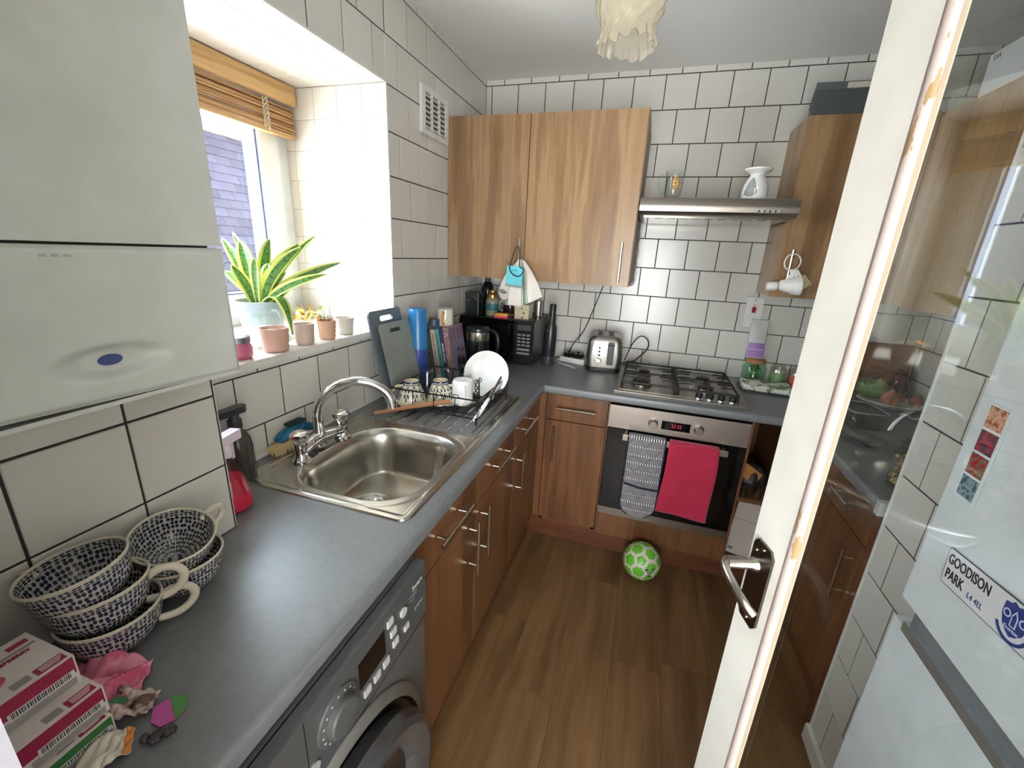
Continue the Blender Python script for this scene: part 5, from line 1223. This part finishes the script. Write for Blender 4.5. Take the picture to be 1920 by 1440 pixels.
# ================================================================== NEAR END OF THE LEFT WORKTOP
def dots_mat(name, ground, ink, nu=54, nv=17):
    t = NT(name); mp = t.n('Mapping'); c = t.n('TexCoord'); t.l(c.outputs['UV'], mp.inputs[0]); mp.inputs['Scale'].default_value = (nu, nv, 1)
    v = t.n('TexVoronoi', Scale=1.0, Randomness=.38, voronoi_dimensions='2D'); t.l(mp.outputs[0], v.inputs['Vector'])
    t.set('Base Color', t.ramp(v.outputs['Distance'], [(.36, ink), (.44, ground)])); t.set('Roughness', .22); return t.m
DOT = dots_mat('navy dotted stoneware', (184, 180, 174), (38, 44, 72), 62, 17); DOTI = dots_mat('navy dotted inside', (182, 180, 174), (32, 38, 60), 50, 13); RIM = flat('pale rim glaze', (206, 198, 180), .2)
def dcup(label, loc, tilt_ax, tilt, hz, group='dotted stoneware cups'):
    t = thing('stoneware_cup', label, 'cup', loc, 0, group); q = Matrix.Rotation(tilt, 4, Vector(tilt_ax)); t.rotation_euler = q.to_euler(); t.scale = (1.10, 1.10, 1.08)
    MB().lathe([(0, 0), (.024, 0), (.027, .002), (.040, .012), (.050, .030), (.0545, .052), (.0555, .060)], 48).build('body', DOT, t, smooth=True)
    MB().lathe([(.0525, .060), (.0510, .050), (.046, .030), (.036, .014), (.022, .006), (0, .005)], 48).build('inside', DOTI, t, smooth=True)
    MB().lathe([(.0555, .0595), (.0562, .062), (.0545, .0640), (.0524, .062), (.0525, .0595)], 48).build('rim', RIM, t, smooth=True)
    ca, sa = math.cos(hz), math.sin(hz)
    hp = [(.050, .048), (.064, .056), (.082, .052), (.090, .038), (.084, .022), (.066, .012), (.044, .014)]
    MB().tube([(r*ca, r*sa, z) for r, z in hp], [.0055, .0062, .006, .006, .006, .0062, .0055], 12, flatten=.8).build('handle', RIM, t, smooth=True); return t
A1 = (.302, .232, W+.001)
dcup('blue-dotted cup at the bottom of the stack of three, handle showing', A1, (1, 0, 0), 0, R(58))
dcup('blue-dotted cup in the middle of the stack of three', (.298, .226, W+.044), (.3, .9, 0), R(-5), R(52))
dcup('tilted blue-dotted cup on top of the stack of three', (.292, .219, W+.086), (.5, -.8, 0), R(8), R(200))
dcup('blue-dotted lower cup of the pair next to the tiles', (.284, .350, W+.001), (1, 0, 0), 0, R(120))
dcup('tilted blue-dotted upper cup of the pair, showing its dotted inside', (.273, .344, W+.054), (.3, .95, 0), R(17), R(95))
# boxes
CARD = flat('box card', (222, 212, 206), .45); RASP = flat('box raspberry', (160, 36, 76), .4); GREYP = flat('print grey', (150, 148, 152), .5)
def tbox(label, x0, x1, y0, y1, z0, z1, side, pill=True):
    t = thing('food_carton', label, 'box', (x1, y1, z0), 0, 'cartons stacked at the near end')
    w, d, h = x1-x0, y1-y0, z1-z0
    MB().box(-w, -d, 0, 0, 0, h).build('carton', CARD, t, bevel=.001)
    TM = fr((0, 0, h+.0002), (0, 1, 0), (-1, 0, 0)); SM_ = fr((.0002, 0, 0), (0, 1, 0), (0, 0, 1))
    MB().box(-d, h*.42, 0, -.002, h*.98, .0006, SM_).build('side_band', side, t)
    MB().box(-d*.50, h*.30, .0006, -.004, h*.56, .0010, SM_).build('barcode_panel', flat('panel white', (220, 216, 214), .5), t)
    b = MB(); rr = random.Random(4); p = -d*.48
    while p < -.008: wv = rr.uniform(.0004, .0013); b.box(p, h*.36, .0010, p+wv, h*.54, .0013, SM_); p += wv+rr.uniform(.0006, .0014)
    b.build('barcode', flat('print black', (60, 58, 62), .5), t)
    b = MB()
    for k in range(6): b.box(-d*.55, .002+k*.0019, .0002, -.004, .0028+k*.0019, .0006, SM_)
    b.build('small_print', GREYP, t)
    MB().box(-.030, .004, 0, -.004, .017, .0005, TM).build('badge', RASP, t); MB().box(-.050, .006, 0, -.034, .017, .0005, TM).build('nutrition_table', GREYP, t)
    b = MB()
    for k in range(3): b.box(-.026, .0065+k*.0033, .0005, -.009+.002*k, .008+k*.0033, .0008, TM)
    b.build('badge_print', CARD, t)
    if pill:
        m = NT('raspberry sweet print'); n_ = m.noise(m.coords('Object', (26, 26, 26)), 1, 2); m.set('Base Color', m.ramp(n_, [(.4, (188, 44, 86)), (.65, (226, 130, 152))])); m.set('Roughness', .35)
        MB().prism([(-.078+.034*math.cos(a*PI/14)*(1 if math.cos(a*PI/14) > 0 else 1), .036+.0165*math.sin(a*PI/14)) for a in range(28)], 0, .0006, TM).build('printed_sweet', m.m, t)
        text('RASPBERRY', .0075, RASP, t, TM @ Matrix.Translation((-.030, .058, .0004)) @ Matrix.Rotation(0, 4, 'Z'), sx=.95, bold=.0003); MB().box(-.058, .0645, 0, -.004, .0680, .0005, TM).build('print_line', GREYP, t)
        MB().box(-.024, .074, 0, -.006, .082, .0005, TM).build('flag', RASP, t)
    return t
tbox('bottom carton with green patch in the stack at the near end', .330, .436, .02, .147, W+.0005, W+.0265, flat('box green', (56, 120, 62), .45), False)
tbox('middle white and raspberry carton in the stack of boxes', .325, .428, .02, .150, W+.028, W+.068, RASP, False)
tbox('top white carton with pink sweet picture on the stack of boxes', .305, .398, .02, .146, W+.0685, W+.110, RASP)
# crumpled packets
def foil(label, loc, w, h, c, seed, tip=None, rzv=0, kind='packet', name='sweet_packet', amp=.012, m=None, lift=.0):
    t = thing(name, label, kind, loc, rzv); rr = random.Random(seed); ph = [rr.uniform(0, 6) for _ in range(6)]
    def f(u, v):
        x = (u-.5)*w*(1-.35*v+.06*math.sin(v*9+ph[0])); y = v*h
        z = .003+lift*v+amp*(.5+.5*math.sin(u*11+ph[1]+2*math.sin(v*5+ph[2])))*math.sin(PI*min(1, v+.02))*.9+amp*.4*abs(math.sin(v*13+u*7+ph[3]))
        return (x, y, z)
    MB().sheet(f, 26, 26).build('wrapper', m or flat(label[:18], c, .28), t, smooth=True, solid=.0012)
    if tip: MB().sheet(lambda u, v: (lambda p: (p[0], p[1], p[2]+.0018))(f(u, .86+.14*v) if tip[1] == 'end' else f(.88+.12*u, v)), 16 if tip[1] == 'end' else 4, 4 if tip[1] == 'end' else 16).build('edge_print', tip[0], t, smooth=True, solid=.001)
    return t
GRN = flat('packet green', (40, 110, 62), .4)
foil('pink sweet packet with dark green edge beside the dotted cups', (.325, .135, W), .105, .105, (208, 96, 132), 3, (GRN, 'side'), R(-52), amp=.024, m=speck('pink packet print', (190, 76, 112), (222, 140, 164), 30))
foil('brown and silver crumpled wrapper next to the pink packet', (.392, .152, W), .050, .066, (140, 108, 96), 8, None, R(-62), amp=.014, m=speck('brown foil print', (84, 58, 50), (196, 176, 166), 50))
foil('white and orange torn paper wrapper at the near edge', (.440, .105, W), .055, .050, (214, 208, 190), 11, (flat('orange print', (206, 128, 52), .5), 'end'), R(-40), amp=.010)
t = thing('sweet_wrapper', 'flat green and magenta sweet wrapper on the worktop', 'wrapper', (.474, .183, W+.001), R(-30))
pz = [(-.017, -.014), (.004, -.018), (.018, -.010), (.020, .004), (.012, .018), (-.006, .022), (-.019, .010)]
MB().prism(pz, 0, .0012).build('foil', flat('magenta', (186, 84, 156), .45), t); MB().prism([(-.018, .004), (.0195, .006), (.012, .018), (-.006, .022), (-.019, .010)], .0012, .0018).build('green_half', flat('wrapper green', (78, 134, 72), .45), t)
t = thing('berry', 'cluster of dark shrivelled berries beside the magenta wrapper', 'berries', (.494, .158, W)); rr = random.Random(2); b = MB()
for k in range(7): b.lathe([(0, 0), (.004, .001), (.0055, .005), (.004, .009), (0, .010)], 10, Matrix.Translation((rr.uniform(-.011, .011), rr.uniform(-.011, .011), 0)))
o = b.build('berry_cluster', flat('dark berry', (62, 50, 56), .5), t, smooth=True); o['kind'] = 'stuff'

# ================================================================== WINDOW SILL
SZ = WZ0+.0005
def pot(label, x, y, r, h, c, ribs=0, fill=None, group='small pots on the sill'):
    t = thing('candle_pot', label, 'pot', (x, y, SZ), 0, group)
    pr = [(0, 0), (r*.78, 0), (r*.86, .004)]+[(r*(.86+.14*k/8)+(.0018 if k % 2 else 0)*ribs, .004+(h-.006)*k/8) for k in range(1, 9)]+[(r, h), (r*.92, h), (r*.86, h*.35), (0, h*.34)]
    MB().lathe(pr, 32).build('body', flat(label[:22], c, .45), t, smooth=True)
    if fill: MB().lathe([(0, h*.62), (r*.86, h*.62)], 24).build('wax', flat('candle wax', fill, .5), t)
    return t
pot('ribbed peach pot on the sill nearest the tall glass jar', -.042, .905, .040, .070, (212, 172, 152), 1, (230, 220, 200))
pot('plain blush pot second along the sill', -.040, 1.020, .032, .066, (206, 182, 170), 0, (230, 220, 200))
p3 = pot('peach ribbed pot with dry twigs third along the sill', -.038, 1.122, .030, .064, (214, 170, 140), 1)
b = MB(); rr = random.Random(6)
for k in range(9): a = rr.uniform(0, 6.28); b.tube([(0, 0, .02), (.012*math.cos(a), .012*math.sin(a), .05), (.022*math.cos(a+.3), .022*math.sin(a+.3), .066+rr.uniform(0, .012))], .0012, 5)
o = b.build('twigs', flat('twigs', (130, 96, 64), .8), p3, smooth=True); o['kind'] = 'stuff'
pot('pale rounded pot at the far end of the sill', -.044, 1.222, .033, .060, (206, 200, 190), 0, (230, 226, 214))
t = thing('glass_jar', 'tall clear glass candle jar in front of the plant pot', 'jar', (-.105, .932, SZ))
MB().lathe([(0, 0), (.044, 0), (.048, .006), (.048, .095), (.044, .105), (.043, .110), (.041, .108), (.044, .09), (.044, .010), (0, .008)], 32).build('glass', GLASS, t, smooth=True); MB().lathe([(0, .009), (.0435, .009), (.0435, .060), (0, .062)], 28).build('wax', flat('white wax', (232, 228, 220), .4), t, smooth=True)
t = thing('candle_jar', 'pink candle jar with grey metal lid at the near end of the sill', 'candle', (-.058, .792, SZ))
MB().lathe([(0, 0), (.032, 0), (.037, .008), (.037, .030), (.031, .044)], 32).build('jar', flat('pink candle glass', (206, 110, 140), .12), t, smooth=True); MB().lathe([(.031, .044), (.034, .045), (.034, .060), (.031, .062), (0, .062)], 32).build('lid', flat('pewter lid', (140, 146, 150), .35, .7), t, smooth=True)
# snake plant
t = thing('snake_plant', 'variegated snake plant in a pale blue-grey pot on the sill', 'plant', (-.234, 1.046, SZ))
b = MB(); b.lathe([(0, 0), (.052, 0), (.056, .004), (.078, .118), (.080, .124), (.075, .124), (.070, .100), (0, .100)], 40); b.build('pot', flat('pot blue grey', (146, 160, 168), .5), t, smooth=True)
MB().lathe([(0, .104), (.072, .102)], 28).build('soil', flat('soil', (58, 44, 34), .95), t)
def leaf_mat():
    t = NT('variegated leaf'); c = t.n('TexCoord'); s = t.n('SeparateXYZ'); t.l(c.outputs['UV'], s.inputs[0]); u, v = s.outputs[0], s.outputs[1]
    e = t.math('ABSOLUTE', t.math('SUBTRACT', u, .5)); n = t.noise(t.coords('UV', (3, 26, 1)), 1, 2)
    core = t.mix(t.math('GREATER_THAN', n, .54), (96, 146, 76), (60, 104, 56)); t.set('Base Color', t.mix(t.math('GREATER_THAN', e, .31), core, (214, 220, 110)))
    t.set('Roughness', .4); t.set('Subsurface Weight', .25); t.set('Subsurface Radius', (.02, .03, .01)); t.set('Transmission Weight', .0); return t.m
LM_ = leaf_mat()
leaves = [(-.146, .011, .318, .017, .5), (-.114, .027, .338, .014, -.3), (-.085, .026, .312, .026, .2), (.008, .059, .322, .025, .9), (.104, .084, .310, .021, .5), (.150, .113, .339, .015, -.5), (.150, .040, .300, .020, .4),
          (.245, .115, .258, .024, .5), (.240, .050, .222, .022, -.4), (-.120, -.02, .213, .022, .6), (-.025, .030, .226, .022, .2), (.045, .010, .245, .022, -.6), (-.06, -.04, .235, .020, .8), (.09, .03, .22, .018, .3), (.03, -.03, .26, .018, -.2)]
for k, (tx, ty, tz, w, tw) in enumerate(leaves):
    bx_, by_ = tx*.12, ty*.12+(.01 if k % 2 else -.01)
    def f(u, v, tx=tx, ty=ty, tz=tz, w=w, tw=tw, bx_=bx_, by_=by_):
        q = v; cx = bx_+(tx-bx_)*(q**1.5); cy = by_+(ty-by_)*(q**1.5); cz = .098+(tz-.098)*(q**.85)
        wd = w*(.55+.75*math.sin(PI*min(1, q*.62+.12)))*(1-q**6)**.7 if q < 1 else 0; a = tw+.8*q; s = (u-.5)*2*wd
        return (cx+s*.8*math.cos(a)*.9+.2*abs(s)*.3, cy+s*math.sin(a)*.7-.25*abs(s), cz+s*.25*(1 if tx < 0 else -1)+abs(s)*.25)
    MB().sheet(f, 6, 22).build('leaf', LM_, t, smooth=True, solid=.0018)
def fdroop(u, v):
    a = v*PI*.80; cx = .035+.085*math.sin(a*.62); cz = .115+.055*math.sin(a)-.13*v**2; s = (u-.5)*2*.020*math.sin(PI*min(1, v*.75+.2))
    return (cx+s*.35, -.02+.02*v+s*.9, cz)
MB().sheet(fdroop, 6, 24).build('leaf', LM_, t, smooth=True, solid=.0018)
t = thing('dried_flowers', 'low bunch of orange and white dried flowers in the far corner of the sill', 'flowers', (-.36, 1.385, SZ)); rr = random.Random(12)
for nm, col, n_ in (('orange_blooms', (222, 150, 60), 26), ('white_blooms', (226, 216, 196), 26), ('leaves', (150, 160, 70), 18)):
    b = MB()
    for k in range(n_):
        M = Matrix.Translation((rr.uniform(-.07, .07), rr.uniform(-.07, .06), rr.uniform(.004, .050))) @ Matrix.Rotation(rr.uniform(0, 6), 4, 'X') @ Matrix.Rotation(rr.uniform(0, 6), 4, 'Z')
        b.add([(-.014, 0, 0), (0, -.009, .004), (.014, 0, 0), (0, .009, .004), (0, 0, .007)], [(0, 1, 4), (1, 2, 4), (2, 3, 4), (3, 0, 4)], M)
    o = b.build(nm, flat('flower %s' % nm, col, .7), t); o['kind'] = 'stuff'

# ================================================================== CEILING LAMP
t = thing('ceiling_lamp', 'frilled amber glass ceiling lamp shade', 'lamp', (.883, 1.10, 1.942))
AMB = NT('amber shade glass'); AMB.set('Base Color', (*lin((253, 247, 232)), 1)); AMB.set('Roughness', .06); AMB.set('Transmission Weight', .93); AMB.set('IOR', 1.18); AMB = AMB.m
pr0 = [(.022, .19), (.030, .180), (.055, .150), (.072, .115), (.076, .085), (.071, .062), (.061, .044), (.057, .030), (.060, .014), (.065, .0)]
pr = []
for i in range(9):
    for k in range(5):
        q = k/5; a_, b_, c_, d_ = pr0[max(0, i-1)], pr0[i], pr0[i+1], pr0[min(9, i+2)]
        pr.append(tuple(.5*(2*b_[j]+(c_[j]-a_[j])*q+(2*a_[j]-5*b_[j]+4*c_[j]-d_[j])*q*q+(3*b_[j]-a_[j]-3*c_[j]+d_[j])*q**3) for j in range(2)))
pr.append(pr0[-1])
def frill(a, k, r, z):
    e = max(0, (k-.55)/.45); tw = a+k*2.2
    return (r*(1+.030*math.cos(14*tw)*(1-e)+.060*e*math.cos(15*a)+.03*e*math.sin(4*a)), z+.0045*e*e*math.cos(15*a+.6)+.005*e*math.sin(4*a))
MB().lathe(pr, 220, fn=frill).build('shade', AMB, t, smooth=True, solid=.0018)
MB().lathe([(0, .235), (.020, .235), (.022, .19), (.018, .17), (0, .17)], 24).build('lamp_holder', WHITEP, t, smooth=True)
MB().lathe([(0, .095), (.020, .105), (.028, .130), (.020, .158), (.014, .172)], 24).build('bulb', flat('bulb glass', (236, 234, 228), .2), t, smooth=True)
MB().tube([(0, 0, .235), (0, 0, .43)], .0035, 8).build('flex', WHITEP, t, smooth=True); MB().lathe([(.045, .4385), (.045, .423), (.012, .413), (0, .413)], 28).build('ceiling_rose', WHITEP, t, smooth=True)

# ================================================================== FOOTBALL
t = thing('football', 'small white football with green panels on the floor by the oven', 'ball', (1.151, 1.752, .0905)); 
BR = .088; phi = (1+5**.5)/2
ico = [Vector(p).normalized() for p in [(0, 1, phi), (0, 1, -phi), (0, -1, phi), (0, -1, -phi), (1, phi, 0), (1, -phi, 0), (-1, phi, 0), (-1, -phi, 0), (phi, 0, 1), (phi, 0, -1), (-phi, 0, 1), (-phi, 0, -1)]]
el = min((a-b_).length for i, a in enumerate(ico) for b_ in ico[:i])
nb = {i: [j for j in range(12) if j != i and (ico[i]-ico[j]).length < el*1.1] for i in range(12)}
polys = []
for i in range(12): polys.append((ico[i], [ico[i]*2/3+ico[j]/3 for j in nb[i]]))
for i in range(12):
    for j in nb[i]:
        for k in nb[i]:
            if i < j < k and k in nb[j]:
                a, b_, c_ = ico[i], ico[j], ico[k]; polys.append(((a+b_+c_)/3, [a*2/3+b_/3, a/3+b_*2/3, b_*2/3+c_/3, b_/3+c_*2/3, c_*2/3+a/3, c_/3+a*2/3]))
sa = ico[0]; sb_ = (ico[nb[0][0]]-sa*ico[nb[0][0]].dot(sa)).normalized(); scx = sa.cross(sb_)
ta = Vector((-.065, -.80, .60)).normalized(); tb_ = Vector((.951, .304, -.05)); tb_ = (tb_-ta*tb_.dot(ta)).normalized(); tcx = ta.cross(tb_)
t.rotation_euler = (Matrix((ta, tb_, tcx)).transposed() @ Matrix((sa, sb_, scx))).to_euler()
b = MB(); b.lathe([(BR*math.sin(PI*k/24), -BR*math.cos(PI*k/24)) for k in range(25)], 48); b.build('bladder', flat('ball white', (214, 204, 198), .35), t, smooth=True)
GP = flat('ball green', (104, 190, 54), .35)
for c_, ps in polys:
    c_ = c_.normalized(); ax = c_.orthogonal().normalized(); ay = c_.cross(ax); ps = sorted(ps, key=lambda p: math.atan2(p.dot(ay), p.dot(ax)))
    n = len(ps); rings = []; NS = 5; vs = [c_*BR*1.006]
    for q in range(1, 4):
        for i in range(n):
            for s_ in range(NS):
                p = ps[i].lerp(ps[(i+1) % n], s_/NS).normalized(); vs.append((c_.lerp(p, .80*q/3)).normalized()*BR*(1.006 if q < 3 else .998))
    m = n*NS; fs = [(0, 1+i, 1+(i+1) % m) for i in range(m)]
    for q in range(2): fs += [(1+q*m+i, 1+(q+1)*m+i, 1+(q+1)*m+(i+1) % m, 1+q*m+(i+1) % m) for i in range(m)]
    MB().add(vs, fs).build('panel', GP, t, smooth=True)
# V mark on the lower right facing the camera
vd = Vector((.40, -.86, .04)); q = t.rotation_euler.to_matrix().inverted(); vd = (q @ vd).normalized(); upv = q @ Vector((0, 0, 1)); xx = upv.cross(-vd).normalized() * -1
xx = (q @ Vector((.92, .38, .05))); xx = (xx-vd*xx.dot(vd)).normalized(); yy = vd.cross(xx)
for nm, k, c in (('mark_outline', 1.0, (40, 44, 40)), ('mark', .72, (120, 128, 116))):
    vp = [(-.024, .020), (-.010, .020), (-.001, -.004), (.012, .020), (.026, .020), (.004, -.024), (-.008, -.024)]
    vs = []; 
    for x, y in vp: d_ = (vd*BR+xx*x*k+yy*y*k).normalized(); vs.append(d_*BR*(1.012 if nm == 'mark_outline' else 1.016))
    cc = (vd*BR).normalized()*BR*1.012
    MB().add(vs, [(0, 1, 2, 6), (2, 5, 6), (2, 3, 4, 5)]).build(nm, flat('ball '+nm, c, .4), t, solid=.001)

# ================================================================== OPEN SHELF CONTENTS
t = thing('cardboard_sheet', 'white folded cardboard leaning in the bottom of the open shelf', 'cardboard', (1.588, 1.93, .119)); t.rotation_euler = (R(-14), R(5), R(-8))
MB().box(-.052, 0, 0, .062, .028, .295).build('panel', flat('pale card', (196, 186, 178), .7), t, bevel=.002); MB().box(-.052, -.0015, .175, .062, .0, .178).build('crease', flat('crease', (160, 150, 142), .7), t); MB().box(-.042, -.0012, .02, -.020, 0, .032).build('print', flat('card print', (120, 112, 112), .7), t)
t = thing('loose_paper', 'loose white paper on the bottom of the open shelf', 'paper', (1.585, 1.885, .119), R(16)); MB().prism([(-.05, -.03), (.05, -.032), (.055, .03), (-.045, .032)], .0, .002).build('sheet', flat('white paper', (214, 208, 202), .7), t)
t = thing('brown_envelope', 'orange-brown envelope propped on the upper open shelf', 'envelope', (1.565, 1.96, .515)); t.rotation_euler = (R(-18), R(32), 0); MB().box(-.045, 0, 0, .045, .003, .062).build('envelope', flat('manila', (190, 130, 62), .7), t)
t = thing('dark_bag', 'crumpled black bag lying on the upper open shelf', 'bag', (1.60, 2.02, .4685))
MB().lathe([(0, 0), (.055, 0), (.066, .03), (.055, .07), (.030, .10), (0, .108)], 30, fn=lambda a, k, r, z: (r*(1+.12*math.sin(3*a+4*k)+.06*math.sin(7*a)), z)).build('bag', flat('bag black', (48, 46, 46), .5), t, smooth=True)
for k, x in enumerate((1.545, 1.605, 1.660)):
    t = thing('shot_glass', ('small clear glass at the left of the open shelf', 'small clear glass in the middle of the open shelf', 'small clear glass at the right of the open shelf')[k], 'glass', (x, 1.885, .4685), 0, 'small glasses on the open shelf'); MB().lathe([(0, .004), (.016, .004), (.017, 0), (.020, .045), (.018, .045), (.015, .008), (0, .008)], 20).build('body', CG, t, smooth=True)

# ================================================================== RIGHT-HAND WORKTOP SEEN THROUGH THE DOOR GLASS
t = thing('wooden_board', 'brown wooden board leaning on the back wall in the right corner', 'board', (2.17, D-.035, W+.001)); t.rotation_euler = (R(-6), 0, 0)
MB().box(-.13, -.010, 0, .115, .008, .262).build('board', wood('dark chopping board', (112, 74, 48), (150, 104, 70), (2, 14, 14), .45), t, bevel=.004)
t = thing('sauce_bottle', 'small dark red bottle in front of the wooden board', 'bottle', (2.235, 2.395, W+.001)); MB().lathe([(0, 0), (.030, 0), (.032, .004), (.032, .075), (.026, .105), (.014, .125), (.013, .135)], 24).build('body', flat('dark red glass', (84, 34, 30), .1), t, smooth=True); MB().cyl((0, 0, .134), .015, .018, 16).build('cap', BLACK, t, bevel=.002)
t = thing('vegetable_plate', 'white oval plate of vegetables on the right-hand worktop', 'plate', (2.155, 2.235, W+.001)); t.rotation_euler = (0, 0, R(-8))
MB().lathe([(0, .002), (.060, 0), (.064, .003), (.100, .014), (.125, .024), (.124, .027), (.098, .018), (.058, .007), (0, .006)], 48, Matrix.Diagonal((1.08, .82, 1, 1))).build('body', CERAM, t, smooth=True)
def onion(label, p, r, c):
    t = thing('onion', label, 'onion', p, 0, 'onions on the plate'); MB().lathe([(0, 0), (r*.5, r*.06), (r*.95, r*.6), (r, r), (r*.82, r*1.5), (r*.35, r*1.85), (r*.12, r*2.1), (.0, r*2.3)], 24, fn=lambda a, k, q, z: (q*(1+.03*math.cos(9*a)), z)).build('body', speck('onion skin %d' % c[0], c, tuple(min(255, x+30) for x in c), 30), t, smooth=True)
onion('large brown onion at the left of the vegetable plate', (2.130, 2.205, W+.012), .036, (150, 92, 60)); onion('reddish onion at the right of the vegetable plate', (2.232, 2.215, W+.018), .026, (140, 76, 64)); onion('small brown onion at the back of the vegetable plate', (2.195, 2.275, W+.012), .026, (150, 96, 66))
t = thing('cabbage', 'pale green leafy cabbage on the vegetable plate', 'cabbage', (2.085, 2.285, W+.012))
for k in range(9):
    a0 = k*2.4; 
    MB().sheet(lambda u, v, a0=a0, k=k: ((.030+.045*math.sin(v*1.9))*math.cos(a0+(u-.5)*1.9)*(.6+.05*k), (.030+.045*math.sin(v*1.9))*math.sin(a0+(u-.5)*1.9)*(.6+.05*k), .010+v*(.085-.004*k)+.006*math.sin(u*17+k)*v), 14, 10).build('leaf', flat('cabbage %d' % (k % 2), ((150, 166, 112), (120, 146, 92))[k % 2], .6), t, smooth=True, solid=.0015)
t = thing('patterned_cloth', 'dark floral cloth bunched behind the vegetable plate', 'cloth', (2.245, 2.375, W+.001)); MB().sheet(lambda u, v: (-.06+.12*u, -.04+.09*v, .012+.024*math.sin(PI*u)*math.sin(PI*v)+.008*math.sin(u*14+v*9)), 20, 14).build('cloth', speck('dark floral', (40, 38, 40), (150, 130, 126), 60), t, smooth=True, solid=.004)
t = thing('plastic_tub', 'clear plastic food tub behind the door glass', 'tub', (1.895, 1.90, W+.001), R(4))
vs, fs = [], []
TUB = flat('milky plastic', (150, 150, 148), .15); TUB2 = glassy('tub plastic', (.88, .88, .86), .08, 1.5, .88)
p0 = rrect(-.055, -.075, .055, .075, .015); p1 = rrect(-.065, -.085, .065, .085, .018); n = len(p0)
vs = [(x, y, .001) for x, y in p0]+[(x, y, .068) for x, y in p1]; MB().add(vs, [tuple(range(n))]+[(i, (i+1) % n, n+(i+1) % n, n+i) for i in range(n)]).build('tub', TUB2, t, smooth=True, solid=.0015)
MB().tube([(x, y, .069) for x, y in p1], .0022, 6, closed=True).build('rim', TUB, t, smooth=True)
t = thing('crumpled_wrapper', 'small crumpled white wrapper beside the vegetable plate', 'wrapper', (2.165, 2.075, W+.001), R(-20)); MB().sheet(lambda u, v: (-.045+.09*u, -.018+.036*v, .006+.006*math.sin(u*9)+.004*math.sin(v*5)), 14, 6).build('wrapper', flat('wrapper white', (206, 212, 214), .3), t, smooth=True, solid=.001)
t = thing('storage_jar', 'clear glass jar of beige nuts standing on the right worktop', 'jar', (1.802, 1.318, W+.001))
MB().lathe([(0, 0), (.050, 0), (.053, .005), (.053, .100), (.044, .118), (.044, .128)], 32).build('glass', glassy('jar glass', (.95, .95, .9), .02, 1.4, .95), t, smooth=True)
b = MB(); rr = random.Random(21)
for k in range(170):
    a, q_, z = rr.uniform(0, 6.28), .047*math.sqrt(rr.random()), rr.uniform(.006, .092); r_ = rr.uniform(.006, .009)
    b.lathe([(0, -r_), (r_*.8, -r_*.5), (r_, 0), (r_*.7, r_*.6), (0, r_)], 7, Matrix.Translation((min(q_, .044)*math.cos(a), min(q_, .044)*math.sin(a), z+.004)) @ Matrix.Rotation(rr.uniform(0, 3), 4, 'X'))
o = b.build('nuts', speck('nut shells', (150, 118, 84), (206, 186, 146), 60), t, smooth=True); o['kind'] = 'stuff'
MB().lathe([(.046, .126), (.047, .129), (.047, .140), (.040, .148), (0, .149)], 28).build('lid', glassy('lid glass', (.9, .9, .88), .03, 1.5, .9), t, smooth=True)
t = thing('glass_dish', 'oval clear glass dish on the worktop behind the door', 'dish', (1.80, 1.655, W+.001), R(30)); MB().lathe([(0, .004), (.040, .002), (.044, 0), (.060, .016), (.064, .022), (.061, .022), (.042, .006), (0, .007)], 36, Matrix.Diagonal((.75, 1.3, 1, 1))).build('body', CG, t, smooth=True)
